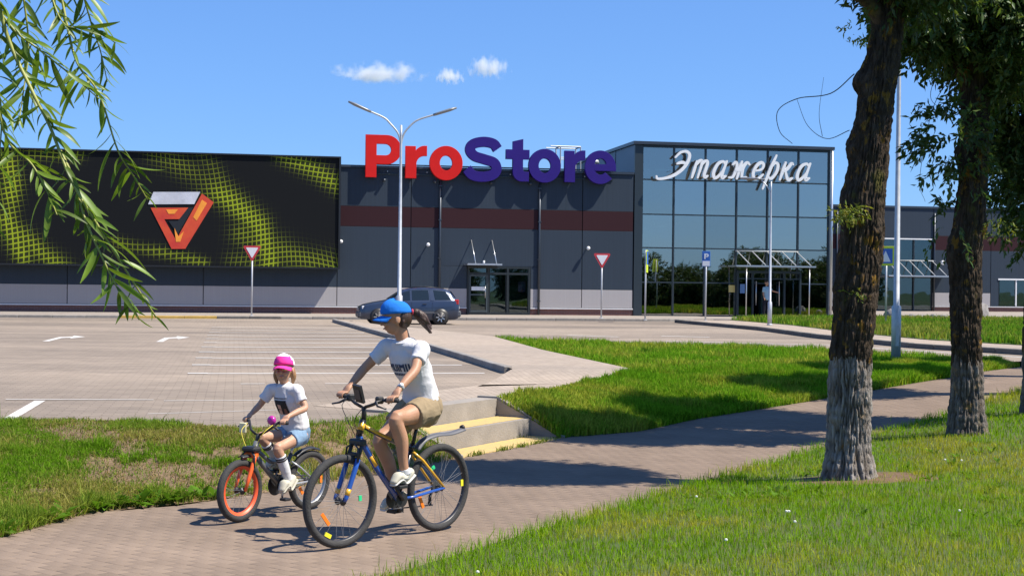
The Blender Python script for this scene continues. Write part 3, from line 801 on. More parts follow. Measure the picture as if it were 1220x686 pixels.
# canopy of white rods
cn = MB().box(tl(15.25), tl(19.35), -1.35, -.14, zz(3.0), zz(3.07)).build('canopy', M_alu, tow)
for k in range(5):
    s = 15.7 + k * .78
    MB().tube([(tl(s), -.16, zz(3.78)), (tl(s) + .28, -1.3, zz(3.09))], .026, 8).build('canopy_rod', M_crod, cn, True)
MB().tube([(tl(15.62), -.17, zz(3.79)), (tl(18.9), -.17, zz(3.79))], .026, 8).build('canopy_rail', M_crod, cn, True)
for s in (15.8, 19.05): MB().tube([(tl(s), -1.25, 0), (tl(s), -1.25, zz(3.0))], .03, 8).build('canopy_post', M_alu, cn, True)

# white script letters
M_let = mat('letter_white', (.80, .80, .80), .4, var=.03)
script = {
 'Э': ([[(.20, 1.15), (.42, 1.42), (.75, 1.50), (1.02, 1.30), (1.02, .85), (.80, .42), (.42, .10), (-.05, -.08), (-.5, -.12), (-.62, .02)], [(.42, .78), (.70, .86), (.98, .78)]], 1.28),
 'т': ([[(.02, 0), (.04, .95)], [(.04, .7), (.22, .98), (.38, .86), (.38, 0)], [(.38, .7), (.56, .98), (.72, .86), (.73, .2), (.84, .02), (.96, .12)]], 1.02),
 'а': ([[(.62, .82), (.42, .98), (.14, .80), (.04, .36), (.18, .02), (.40, .10), (.60, .50)], [(.66, 1.0), (.60, .30), (.68, .02), (.86, .14)]], .92),
 'ж': ([[(-.02, .82), (.14, .96), (.28, .72), (.28, .50), (.20, .10), (-.02, .06)], [(.50, 1.0), (.48, 0)], [(1.02, .84), (.84, .96), (.70, .74), (.68, .50), (.78, .08), (1.04, .10)], [(.26, .5), (.70, .5)]], 1.12),
 'е': ([[(.10, .48), (.50, .58), (.56, .84), (.36, .98), (.12, .74), (.06, .34), (.24, .02), (.50, .06), (.70, .28)]], .74),
 'р': ([[(.30, 1.42), (.16, .60), (.04, -.55)], [(.12, .55), (.32, .96), (.56, .88), (.60, .46), (.40, .05), (.16, .16)]], .74),
 'к': ([[(.12, 1.02), (.06, 0)], [(.62, .92), (.50, .96), (.32, .62), (.10, .48)], [(.24, .55), (.46, .16), (.64, .0), (.82, .12)]], .86),
}
scr = empty('script_sign', (*BP(11.95, -.42), 7.32), BA, 'white slanted script letters reading Этажерка across the glass block', 'sign')
xcur = 0.0; X_H = .84; SH = .30
for ch in 'Этажерка':
    strokes, adv = script[ch]
    g = MB(); k = 0
    for stx in strokes:
        c = catmull(stx, 6); n_ = len(c)
        w = [.09 + .065 * math.sin(math.pi * min(1, (i + .6) / n_)) for i in range(n_)]
        c = [((x + SH * y) * X_H * .98, y * X_H) for x, y in c]
        out = stroke(c, w); m2 = len(out) // 2
        y0, y1 = -.06 - .002 * k, .06; k += 1
        for i in range(m2 - 1):                                   # strip of little blocks, one continuous ribbon
            a, b, d, e_ = out[i], out[i + 1], out[2 * m2 - 2 - i], out[2 * m2 - 1 - i]
            g.add([(a[0], y0, a[1]), (b[0], y0, b[1]), (d[0], y0, d[1]), (e_[0], y0, e_[1]), (a[0], y1, a[1]), (b[0], y1, b[1]), (d[0], y1, d[1]), (e_[0], y1, e_[1])], [(0, 1, 2, 3), (7, 6, 5, 4), (0, 4, 5, 1), (3, 2, 6, 7)])
        for (px_, pz_), ww in ((c[0], w[0]), (c[-1], w[-1])): g.lathe([(0, y0 + .0007), (ww / 2, y0 + .0007), (ww / 2, y1), (0, y1)], (px_, 0, pz_), 'y', 12)
    o = g.build('letter', M_let, scr); o.location = (xcur, 0, 0)
    for bx in (.25, .55): MB().tube([(bx, .05, .3), (bx, .30, .3)], .015, 6).build('bracket', M_alu, o)
    xcur += adv * X_H * 1.18

# ------------------------------------------------------------------ right wing, set back
WY = 21.4
wing = empty('store_wing', (*BP(20.7, WY), Z0 - .2), BA, 'long grey wing with burgundy band set back behind the tree trunks', 'building')
zo = .2
def wl_(s): return s - 20.7
MB().box(0, 60, 0, 20, -.3, zz(7.42) + zo).build('core', M_dark, wing)
wj = [20.7, 26, 30.4, 33.2, 37.3, 41.5, 45.7, 48.4, 53, 58, 64, 72, 80.6]
for a, b in zip(wj[:-1], wj[1:]):
    dooray = a == 33.2; win = a == 41.5
    if not dooray:
        panel(wing, wl_(a), wl_(b), zz(5.6) + zo, zz(7.4) + zo, M_grey); panel(wing, wl_(a), wl_(b), zz(4.65) + zo, zz(5.6) + zo, M_burg)
        if win:
            panel(wing, wl_(a), wl_(b), zz(2.75) + zo, zz(4.65) + zo, M_grey)
            panel(wing, wl_(a), wl_(a) + .6, zz(.92) + zo, zz(2.75) + zo, M_grey); panel(wing, wl_(b) - 1.0, wl_(b), zz(.92) + zo, zz(2.75) + zo, M_light)
        else:
            panel(wing, wl_(a), wl_(b), zz(1.8) + zo, zz(4.65) + zo, M_grey); panel(wing, wl_(a), wl_(b), zz(.92) + zo, zz(1.8) + zo, M_light)
        MB().box(wl_(a), wl_(b) - .01, -.07, -.002, -.1, zz(.85) + zo).build('brick_plinth', M_brick, wing)
        MB().box(wl_(a), wl_(b) - .01, -.14, -.004, zz(.852) + zo, zz(.91) + zo).build('plinth_sill', M_sill, wing)
    else:
        panel(wing, wl_(a), wl_(b), zz(5.3) + zo, zz(7.4) + zo, M_grey)
        for i in range(3):
            for z0, z1 in ((0.1, 2.2), (2.3, 3.3), (3.4, 4.9)):
                MB().box(wl_(a) + .15 + i * 1.3, wl_(a) + 1.35 + i * 1.3, -.03, -.01, z0 + zo, z1 + zo).build('glass_pane', M_dglass, wing)
            MB().box(wl_(a) + .06 + i * 1.3, wl_(a) + .145 + i * 1.3, -.12, -.003, zo, 4.95).build('mullion', M_mull, wing)
        for z in (2.25, 3.35): MB().box(wl_(a) + .15, wl_(b) - .05, -.10, -.04, z - .04 + zo, z + .04 + zo).build('transom', M_mull, wing)
        MB().box(wl_(a), wl_(b), -.13, -.003, 4.96, 5.04).build('door_head', M_white, wing)
MB().box(0, 60, -.16, .3, zz(7.403) + zo, zz(7.55) + zo).build('coping', M_cop, wing)
for k in range(2): MB().box(wl_(42.2) + k * 1.25, wl_(43.35) + k * 1.25, -.03, -.01, zz(.95) + zo, zz(2.68) + zo).build('glass_pane', M_dglass, wing)
MB().box(wl_(42.05), wl_(44.7), -.14, -.003, zz(2.70) + zo, zz(2.80) + zo).build('window_head', M_white, wing)
MB().box(wl_(43.36), wl_(43.44), -.10, -.003, zz(.95) + zo, zz(2.69) + zo).build('mullion', M_white, wing)
wc = MB().box(wl_(33.4), wl_(38.0), -1.6, -.14, 2.48, 2.56).build('canopy', M_alu, wing)
for k in range(5): MB().tube([(wl_(33.9) + k * .82, -.16, 3.55), (wl_(33.9) + k * .82 + .35, -1.5, 2.58)], .03, 8).build('canopy_rod', M_crod, wc, True)
MB().tube([(wl_(33.8), -.17, 3.56), (wl_(37.4), -.17, 3.56)], .03, 8).build('canopy_rail', M_crod, wc, True)
for s in (32.9, 37.8):
    f = MB().tube([(wl_(s), -.11, 3.5), (wl_(s), -.5, 3.45)], .03, 8).build('floodlight', M_white, wing, True)
    MB().lathe([(.02, -.08), (.13, -.07), (.15, 0), (.13, .09), (.02, .1)], (wl_(s), -.5, 3.45), 'y', 14).build('lamp_head', M_white, f, True)
for s in (30.4, 37.35): MB().tube([(wl_(s), -.16, zz(7.3)), (wl_(s), -.16, 0.05)], .055, 8).build('downpipe', M_cop, wing, True)

# ------------------------------------------------------------------ lamps and signs
def street_lamp(loc, h, r, arms, label, rz=0):
    e = empty('street_lamp', loc, rz, label, 'street lamp', 'galvanised street lamps')
    MB().lathe([(r * 1.75, 0), (r * 1.75, h * .16), (r * 1.15, h * .165), (r * .62, h - .35)] + ([(r * .6, h)] if arms else []), (0, 0, 0), 'z', 16).build('pole', M_galv, e, True)
    MB().box(-r * .6, r * .6, -r * 1.80, -r * 1.72, h * .05, h * .11).build('service_door', M_galv, e)
    MB().lathe([(r * 2.3, 0), (r * 2.3, .03), (r * 1.8, .05)], (0, 0, -.004), 'z', 16).build('base_flange', M_galv, e, True)
    for dx, dy, rise, ln in arms:
        n = math.hypot(dx, dy); ux, uy = dx / n, dy / n
        pts = [(0, 0, h - .6), (ux * .10, uy * .10, h - .25), (ux * .35, uy * .35, h + .05), (ux * ln * .55, uy * ln * .55, h + .05 + rise * .42), (ux * ln, uy * ln, h + rise)]
        a = MB().tube(catmull(pts, 6), r * .5, 8).build('arm', M_galv, e, True)
        p = Vector(pts[-1]); d = (p - Vector(pts[-2])).normalized()
        hd = MB().tube([p - d * .05, p + d * .08, p + d * .5, p + d * .72], [(.05, .04), (.10, .045), (.12, .05), (.05, .03)], 10, side=(-uy, ux, 0)).build('lamp_head', mat('lamp_head_grey', (.22, .23, .24), .4, metal=.3), a, True)
    return e
street_lamp((-3.55, 45.0, LOT + .11), 6.4, .058, [(-1, -.1, .42, 1.0), (1, .1, .36, 1.06)], 'twin armed street lamp rising behind the cyclist in the blue cap')
street_lamp((9.62, 53.2, LOT + .13), 5.35, .046, [(-1, .35, .10, .42)], 'single armed street lamp before the glass pavilion')
street_lamp((7.79, 28.9, LOT), 7.2, .055, [(.3, 1, .9, 1.5)], 'grey street lamp with thick base standing in the island grass between trunks')

M_spole = mat('sign_pole', (.50, .51, .52), .45, metal=.3, var=.08)
M_sred = mat('sign_red_border', (.55, .04, .05), .45); M_swhite = mat('sign_white', (.78, .78, .78), .45); M_sblue = mat('sign_blue', (.03, .13, .45), .45); M_syel = mat('sign_yellow_green', (.55, .68, .03), .5)
def sign_pole(loc, h, label, name='road_sign', rz=0):
    e = empty(name, loc, rz, label, 'sign')
    MB().tube([(0, 0, -.02), (0, 0, h)], .036, 10).build('pole', M_spole, e, True)
    MB().lathe([(.09, 0), (.09, .02), (.04, .03)], (0, 0, 0), 'z', 12).build('base_plate', M_spole, e)
    return e
def tri(r): return [(r * math.sin(R(a)), r * math.cos(R(a))) for a in (60, 180, 300)]
def rtri(R0, rr, cz):
    pts = []
    for a in (180, 60, 300):
        c = ((R0 - 2 * rr) * math.sin(R(a)), cz + (R0 - 2 * rr) * math.cos(R(a)))
        pts.append((a, c))
    out = []
    for a, c in sorted(pts, key=lambda q: q[0]):
        for d in (-60, -30, 0, 30, 60): out.append((c[0] + rr * math.sin(R(a + d)), c[1] + rr * math.cos(R(a + d))))
    return out
for loc, h, label in (((-11.0, 60.35, PLZ), 2.85, 'give way triangle on a thin pole below the billboard'), ((3.95, 62.9, PLZ), 2.75, 'give way triangle on a thin pole beside the glass pavilion')):
    e = sign_pole(loc, h, label, 'give_way_sign', R(4))
    MB().prism(rtri(.46, .05, h - .12), -.07, -.05).build('sign_border', M_sred, e)
    MB().prism(rtri(.30, .02, h - .12), -.078, -.0705).build('sign_face', M_swhite, e)
    MB().prism(rtri(.45, .05, h - .12), -.049, -.040).build('sign_back', M_spole, e)
e = sign_pole((8.15, 60.0, PLZ), 2.9, 'blue parking sign on a pole before the glass block', 'parking_sign', R(-6))
MB().box(-.17, .17, -.07, -.05, 2.28, 2.93, .01).build('sign_face', M_sblue, e)
MB().box(-.15, .15, -.078, -.0705, 2.31, 2.52).build('lower_plate', M_swhite, e)
f_ = [(-.08, 2.6), (-.025, 2.6), (-.025, 2.68), (.03, 2.68)] + arc(.03, 2.755, .075, .075, -90, 90, 8) + [(-.08, 2.83)]
MB().prism(f_, -.079, -.0705).build('letter_p', M_swhite, e)
MB().prism(arc(.02, 2.755, .03, .03, 0, 360, 10)[:-1], -.083, -.0795).build('letter_hole', M_sblue, e)
e = sign_pole((5.62, 60.1, PLZ), 2.95, 'crossing sign seen edge on beside the glass pavilion', 'crossing_sign', R(78))
MB().box(-.3, .3, -.07, -.05, 2.0, 2.95, .01).build('sign_face', M_syel, e); MB().box(-.24, .24, -.078, -.0705, 2.35, 2.9).build('crossing_panel', M_sblue, e)
e = sign_pole((14.55, 55.5, LOT + .13), 3.0, 'yellow bordered crossing sign half hidden by the lamp with thick base', 'crossing_sign', R(-35))
MB().box(-.36, .36, -.07, -.05, 2.3, 3.05, .01).build('sign_face', M_syel, e); MB().box(-.27, .27, -.078, -.0705, 2.39, 2.96).build('crossing_panel', M_sblue, e)
MB().prism([(-.2, 2.45), (.2, 2.45), (0, 2.88)], -.084, -.0785).build('crossing_triangle', M_swhite, e)

# boulders and concrete blocks by the wing
M_stone = mat('boulder_stone', (.22, .205, .19), .95, var=.3, scale=4, bump=.8, bscale=14)
def boulder(name, loc, rx, ry, rz_, label, seed):
    bm = bmesh.new(); bmesh.ops.create_icosphere(bm, subdivisions=3, radius=1)
    P = np.array([v.co[:] for v in bm.verts]); d = 1 + .4 * (vnoise(P * 1.6 + 7, seed) - .5) + .15 * (vnoise(P * 4 + 3, seed + 1) - .5)
    for v, k in zip(bm.verts, d): v.co = Vector((v.co.x * rx * k, v.co.y * ry * k, max(-.25, v.co.z * k) * rz_))
    me = bpy.data.meshes.new(name); bm.to_mesh(me); bm.free()
    o = link(name, me, M_stone); o.location = (loc[0], loc[1], loc[2] + .2 * rz_); o.rotation_euler = (0, 0, seed)
    return tag(o, label, 'rock', 'rocks on the pavement')
boulder('boulder', (22.6, 69.5, PLZ), .95, .6, .7, 'large pale boulder on the pavement beside the mossy trunk', 1)
boulder('boulder', (17.6, 66.0, PLZ), .42, .35, .45, 'small dark boulder at the end of the row of low stones', 2)
for i in range(5): boulder('boulder', (18.6 + i * .55, 66.4 + i * .1, PLZ), .26, .2, .22, 'low stone in the row on the pavement before the wing', 3 + i)
# ------------------------------------------------------------------ trees
def bark_mat(name, wash_h, wash=.5):
    m = bpy.data.materials.new(name); m.use_nodes = True; N = m.node_tree.nodes; L = m.node_tree.links; b = N['Principled BSDF']; b.inputs['Roughness'].default_value = .95; b.inputs['Specular IOR Level'].default_value = .2
    tc = N.new('ShaderNodeTexCoord')
    def noise(sc, det, stretch):
        mp = N.new('ShaderNodeMapping'); mp.inputs['Scale'].default_value = stretch; L.new(tc.outputs['Object'], mp.inputs[0])
        n = N.new('ShaderNodeTexNoise'); n.inputs['Scale'].default_value = sc; n.inputs['Detail'].default_value = det; n.inputs['Roughness'].default_value = .65; L.new(mp.outputs[0], n.inputs['Vector']); return n.outputs['Fac']
    def ramp(f, p0, c0, p1, c1):
        r = N.new('ShaderNodeValToRGB'); e = r.color_ramp.elements; e[0].position = p0; e[0].color = (*c0, 1); e[1].position = p1; e[1].color = (*c1, 1); L.new(f, r.inputs[0]); return r.outputs[0]
    def mix(f, a, bb_, blend='MIX'):
        x = N.new('ShaderNodeMix'); x.data_type = 'RGBA'; x.blend_type = blend
        if isinstance(f, float): x.inputs[0].default_value = f
        else: L.new(f, x.inputs[0])
        for i, v in ((6, a), (7, bb_)):
            if isinstance(v, tuple): x.inputs[i].default_value = (*v, 1)
            else: L.new(v, x.inputs[i])
        return x.outputs[2]
    base = ramp(noise(16, 8, (1, 1, .3)), .34, (.022, .015, .010), .7, (.095, .07, .048))
    lich = noise(7, 6, (1, 1, .7)); lm = ramp(lich, .57, (0, 0, 0), .64, (1, 1, 1))
    base = mix(lm, base, (.22, .12, .02))
    moss = ramp(noise(3.2, 5, (1, 1, .6)), .58, (0, 0, 0), .68, (1, 1, 1)); base = mix(moss, base, (.085, .075, .02))
    at = N.new('ShaderNodeAttribute'); at.attribute_name = 'Col'; sc_ = N.new('ShaderNodeSeparateColor'); L.new(at.outputs['Color'], sc_.inputs[0])
    # weathered lime wash on the foot: sits on the ridges, worn in the fissures
    sp = N.new('ShaderNodeSeparateXYZ'); L.new(tc.outputs['Object'], sp.inputs[0])
    ad = N.new('ShaderNodeMath'); ad.operation = 'MULTIPLY_ADD'; L.new(noise(6, 4, (1, 1, .5)), ad.inputs[0]); ad.inputs[1].default_value = -.7; L.new(sp.outputs['Z'], ad.inputs[2])
    lt = N.new('ShaderNodeMath'); lt.operation = 'LESS_THAN'; L.new(ad.outputs[0], lt.inputs[0]); lt.inputs[1].default_value = wash_h - .35
    ml = N.new('ShaderNodeMath'); ml.operation = 'MULTIPLY'; L.new(lt.outputs[0], ml.inputs[0]); L.new(sc_.outputs[0], ml.inputs[1])
    m3 = N.new('ShaderNodeMath'); m3.operation = 'MULTIPLY'; L.new(ml.outputs[0], m3.inputs[0]); m3.inputs[1].default_value = wash * 1.9; m3.use_clamp = True
    wc_ = ramp(noise(12, 6, (1, 1, .4)), .3, (.19, .165, .14), .75, (.46, .42, .375))
    col = mix(m3.outputs[0], base, wc_)
    L.new(col, b.inputs['Base Color'])
    bp = N.new('ShaderNodeBump'); bp.inputs['Strength'].default_value = .9; bp.inputs['Distance'].default_value = .03; L.new(noise(38, 8, (1, 1, .45)), bp.inputs['Height']); L.new(bp.outputs[0], b.inputs['Normal'])
    return m

def trunk_mesh(name, cl, rad, seed, nt=120, nz=260, bumps=(), rough=1.0):
    """cl: list of (z, x, y) centreline relative to the base"""
    cl = np.array(cl, float); rad = np.array(rad, float)
    z = np.linspace(cl[0, 0], cl[-1, 0], nz)
    cx = np.interp(z, cl[:, 0], cl[:, 1]); cy = np.interp(z, cl[:, 0], cl[:, 2])
    k = np.ones(9) / 9
    cx = np.convolve(np.pad(cx, 4, 'edge'), k, 'valid'); cy = np.convolve(np.pad(cy, 4, 'edge'), k, 'valid')
    r = np.interp(z, rad[:, 0], rad[:, 1]); r = np.convolve(np.pad(r, 4, 'edge'), k, 'valid')
    th = np.linspace(0, 2 * math.pi, nt, endpoint=False)
    T, Zg = np.meshgrid(th, z); Rg = np.repeat(r[:, None], nt, 1)
    c, s = np.cos(T), np.sin(T)
    def nz_(fr, fz, sd): return vnoise(np.stack([c.ravel() * fr + 20, s.ravel() * fr + 20, Zg.ravel() * fz + 50], -1), sd).reshape(T.shape)
    w = (nz_(2.0, 2.5, seed) - .5)
    Tw = T + .22 * w
    c2, s2 = np.cos(Tw), np.sin(Tw)
    def nz2(fr, fz, sd): return vnoise(np.stack([c2.ravel() * fr + 20, s2.ravel() * fr + 20, Zg.ravel() * fz + 50], -1), sd).reshape(T.shape)
    ridge = 1 - np.abs(2 * nz2(9.0, 4.6, seed + 1) - 1); ridge2 = 1 - np.abs(2 * nz2(19, 11, seed + 2) - 1)
    fiss = .55 * ridge ** 2.0 + .45 * ridge2 ** 2.0                    # 0 ridge tops .. 1 fissure bottoms
    D = Rg * (1 + .16 * (nz_(1.1, .9, seed + 3) - .5) + .10 * (nz_(2.3, 2.2, seed + 4) - .5)) - rough * .050 * fiss + rough * .016 * (nz_(24, 22, seed + 5) - .5)
    for bz, bt, ba, bw in bumps:
        dt = np.angle(np.exp(1j * (T - bt)))
        D += ba * np.exp(-((Zg - bz) / bw) ** 2 - (dt * .25 / bw) ** 2)
    X = cx[:, None] + D * c; Y = cy[:, None] + D * s
    V = np.stack([X, Y, Zg], -1).reshape(-1, 3)
    i = np.arange(nz - 1)[:, None] * nt; j = np.arange(nt)[None]; j2 = (j + 1) % nt
    Q = np.stack([i + j, i + j2, i + nt + j2, i + nt + j], -1).reshape(-1, 4)
    col = np.repeat((1 - fiss).reshape(-1, 1), 3, 1)
    return np_mesh(name, V, Q, col=np.clip(col, 0, 1), smooth=True)

M_leaf = mat('willow_leaf', (.05, .09, .02), .5, attr='Col', trans=.38, spec=.35)
M_twig = mat('willow_twig', (.16, .15, .04), .7, var=.2, scale=8)
M_deadtwig = mat('dead_twig', (.07, .055, .045), .9)
def leaf_cloud(starts, dirs, nper, seglen, droop, leaf, wid, seed, base=(.055, .10, .022)):
    """starts (N,3) dirs (N,3): sprigs with leaves along drooping curves; returns V, T, col"""
    g = np.random.default_rng(seed); n = len(starts)
    t = (np.arange(nper) + g.uniform(0, 1, (n, nper))) / nper * seglen * g.uniform(.5, 1.1, (n, 1))
    P = starts[:, None] + dirs[:, None] * t[..., None] * np.exp(-droop * t)[..., None]
    P[..., 2] -= droop * t ** 1.6
    P = P.reshape(-1, 3) + g.normal(0, .018, (n * nper, 3)); m = len(P)
    d = np.repeat(dirs, nper, 0) * .5 + g.normal(0, .55, (m, 3)); d[:, 2] -= .55
    d /= np.linalg.norm(d, axis=1, keepdims=True)
    sd = np.cross(d, g.normal(0, 1, (m, 3))); sd /= np.linalg.norm(sd, axis=1, keepdims=True) + 1e-9
    nn = np.cross(sd, d)
    ln = leaf * g.uniform(.6, 1.25, (m, 1)); w = wid * g.uniform(.7, 1.2, (m, 1))
    V = np.stack([P, P + d * ln * .42 + sd * w + nn * w * .35, P + d * ln - nn * ln * .08, P + d * ln * .42 - sd * w + nn * w * .35], 1).reshape(-1, 3)
    k = np.arange(m)[:, None] * 4
    Tt = np.concatenate([k + [0, 1, 2], k + [0, 2, 3]])
    sprig = np.repeat(g.uniform(.65, 1.3, (n, 1)), nper, 0)
    c = np.array(base)[None] * sprig * g.uniform(.75, 1.25, (m, 1)); c[:, 0] *= g.uniform(.8, 1.35, m)
    return V, Tt, np.repeat(c, 4, 0)
def ell_starts(c, r, n, seed, shell=.5):
    g = np.random.default_rng(seed); d = g.normal(0, 1, (n, 3)); d /= np.linalg.norm(d, axis=1, keepdims=True)
    q = g.uniform(shell, 1, (n, 1)) ** .6
    lump = .72 + .56 * vnoise(d * 2.1 + 9, seed)[:, None]
    P = np.array(c) + d * np.array(r) * q * lump
    dd = d + g.normal(0, .45, (n, 3)); dd[:, 2] *= .5; dd /= np.linalg.norm(dd, axis=1, keepdims=True)
    return P, dd
def crown_obj(name, blobs, parent, seed, leaf=.11, wid=.021, nper=16, seglen=.5, droop=.5, base=(.055, .10, .022), mat_=None):
    Vs, Ts, Cs, off = [], [], [], 0
    for bi, (c, r, n) in enumerate(blobs):
        P, D = ell_starts(c, r, n, seed + bi * 17)
        V, T, c_ = leaf_cloud(P, D, nper, seglen, droop, leaf, wid, seed + bi * 31 + 1, base)
        Vs.append(V); Ts.append(T + off); Cs.append(c_); off += len(V)
    me = np_mesh(name, np.concatenate(Vs), None, np.concatenate(Ts), col=np.concatenate(Cs))
    return link(name, me, mat_ or M_leaf, parent)
def limb(parent, pts, r0, r1, m, n=8, seg=6, name='limb'):
    c = catmull(pts, seg); k = len(c)
    return MB().tube(c, [r0 + (r1 - r0) * i / (k - 1) for i in range(k)], n, side=(1, 0, 0)).build(name, m, parent, True)

# trunk one: stout, leaning a little, burrs on its left
TB = float(zlawn(np.array([3.3]), np.array([13.94]))[0])
bark1 = bark_mat('bark_mossy', 1.2, .62); bark2 = bark_mat('bark_dark', .95, .34)
t1 = empty('willow_tree', (3.30, 13.94, TB - .05), 0, 'stout leaning willow with pale washed foot and leaf tuft on its trunk', 'tree', 'willows lining the path')
link('trunk', trunk_mesh('trunk', [(0, .0, 0), (1.15, .02, 0), (2.2, .09, .02), (3.45, .22, .05), (4.5, .36, .1), (5.6, .45, .1)], [(0, .272), (.12, .25), (.4, .232), (1.1, .222), (2.2, .218), (2.75, .205), (3.4, .205), (3.9, .19), (4.6, .165), (5.6, .12)], 11, nt=220, nz=700, bumps=((2.75, math.pi * 1.05, .06, .22), (3.95, math.pi, .09, .13), (3.3, math.pi * .95, .05, .12), (2.45, -.7, .055, .1), (2.45, -.62, -.09, .045), (1.9, math.pi * 1.1, .04, .15), (.05, -1.2, .05, .2), (.05, -2.6, .05, .2), (.05, .4, .05, .2))), bark1, t1)
limb(t1, [(.38, .1, 4.45), (.15, .0, 4.72), (-.1, -.1, 4.86), (-.35, -.1, 5.6)], .1, .03, bark2)
limb(t1, [(.42, .1, 5.0), (.6, -.1, 5.6), (.9, -.1, 6.6)], .12, .03, bark2)
limb(t1, [(.42, .1, 5.2), (.2, .4, 6.0), (.0, .8, 7.0)], .1, .03, bark2)
crown_obj('crown', [((.75, .1, 6.1), (.8, .72, 1.2), 1500), ((.75, .15, 5.3), (.6, .55, .5), 340), ((.55, .2, 6.9), (.6, .6, .7), 340)], t1, 3)
crown_obj('leaf_tuft', [((-.12, -.24, 2.6), (.10, .07, .07), 26), ((-.02, -.26, 2.62), (.07, .05, .06), 14), ((.0, -.22, 1.85), (.1, .04, .05), 5), ((-.1, -.22, 4.35), (.12, .1, .1), 8)], t1, 8, leaf=.055, wid=.009, nper=8, seglen=.08, droop=.1, base=(.16, .20, .03))
bpy.data.objects['leaf_tuft']['kind'] = 'stuff'
limb(t1, [(.02, 0, 4.0), (-.22, -.05, 3.80), (-.55, -.1, 3.74), (-.74, -.1, 3.62), (-.72, -.1, 3.42), (-.60, -.12, 3.30)], .006, .003, M_deadtwig, 5, 8, 'dead_twig')
limb(t1, [(-.02, 0, 3.45), (-.25, -.05, 3.36), (-.45, -.1, 3.48), (-.56, -.1, 3.74)], .0045, .002, M_deadtwig, 5, 8, 'dead_twig')
limb(t1, [(-.30, -.07, 3.38), (-.34, -.1, 3.6), (-.30, -.1, 3.95)], .003, .0015, M_deadtwig, 5, 8, 'dead_twig')

TB2 = float(zlawn(np.array([5.62]), np.array([17.55]))[0])
t2 = empty('willow_tree', (5.62, 17.55, TB2 - .05), 0, 'dark straight willow trunk with leafy sprigs between lamp and lawn', 'tree', 'willows lining the path')
link('trunk', trunk_mesh('trunk', [(0, 0, 0), (1.2, -.02, 0), (2.2, -.04, .02), (3.2, .05, .05), (4.2, .08, .1), (5.6, .0, .1)], [(0, .28), (.15, .245), (.5, .215), (1.2, .20), (2.3, .195), (3.0, .19), (4.2, .18), (5.6, .13)], 23, nt=170, nz=520, bumps=((2.3, math.pi, .05, .2), (2.6, .2, .07, .12), (3.5, math.pi, .06, .15))), bark2, t2)
limb(t2, [(.05, .1, 4.3), (-.4, 0, 5.0), (-.9, -.1, 5.9)], .11, .03, bark2)
limb(t2, [(.05, .1, 4.6), (.5, -.1, 5.3), (.9, -.2, 6.2)], .11, .03, bark2)
crown_obj('crown', [((.0, .1, 6.0), (1.0, .72, 1.3), 1800), ((-.55, -.1, 5.4), (.6, .55, .7), 480), ((.65, -.1, 5.1), (.65, .55, .8), 560), ((-.25, -.1, 3.7), (.34, .3, .42), 60), ((-.2, -.1, 2.85), (.3, .25, .4), 12)], t2, 41)
crown_obj('leaf_tuft', [((.32, -.1, 2.55), (.22, .1, .14), 16), ((.12, -.22, 3.35), (.08, .05, .1), 10)], t2, 8, leaf=.06, wid=.010, nper=8, seglen=.12, droop=.1, base=(.14, .19, .03))['kind'] = 'stuff'
for pts in ([(-.15, 0, 4.1), (-.55, -.05, 3.9), (-.8, -.05, 3.4)], [(-.1, 0, 4.6), (-.45, 0, 4.1), (-.62, 0, 3.2), (-.55, 0, 2.9)], [(-.3, 0, 4.8), (-.5, 0, 4.2), (-.25, 0, 4.0)]): limb(t2, pts, .005, .002, M_deadtwig, 5, 8, 'dead_twig')

TB3 = float(zlawn(np.array([7.12]), np.array([19.3]))[0])
t3 = empty('willow_tree', (7.12, 19.3, TB3 - .05), 0, 'willow with low dense dark foliage past the straight trunk', 'tree', 'willows lining the path')
tm3 = trunk_mesh('trunk', [(0, 0, 0), (2, .02, 0), (4, -.05, .05), (5.6, .0, .1)], [(0, .28), (.15, .24), (.5, .215), (2.0, .205), (4.2, .19), (5.6, .14)], 37, nt=80, nz=200)
link('trunk', tm3, bark2, t3)
limb(t3, [(0, 0, 4.0), (-.5, -.1, 4.7), (-.9, -.2, 5.8)], .1, .03, bark2); limb(t3, [(0, 0, 4.2), (.4, .1, 5.2), (.7, .2, 6.2)], .1, .03, bark2)
crown_obj('crown', [((-.1, .1, 6.2), (1.0, .75, 1.4), 1800), ((-.25, -.35, 4.6), (.72, .6, 1.3), 1300), ((-.1, -.3, 3.2), (.5, .45, .8), 420), ((-.75, -.2, 5.5), (.7, .6, .8), 260)], t3, 57)
# the row goes on behind the frame's right edge
for i, (x, y, lab) in enumerate(((8.95, 22.1, 'next willow of the row beyond the dense dark one'), (10.7, 24.9, 'willow further along the row beside the path'), (12.6, 27.7, 'far willow of the row where the path levels out'))):
    e = empty('willow_tree', (x, y, float(zlawn(np.array([x]), np.array([y]))[0]) - .05), 0, lab, 'tree', 'willows lining the path')
    o = link('trunk', tm3, None, e); o.rotation_euler = (0, 0, 1.3 + i * 2)
    limb(e, [(0, 0, 4.0), (-.5, -.1, 4.7), (-.9, -.2, 5.8)], .1, .03, bark2)
    crown_obj('crown', [((-.1, .1, 6.1), (.95, .7, 1.4), 1700), ((-.1, -.1, 4.9), (.55, .5, .7), 320)], e, 71 + i * 9)

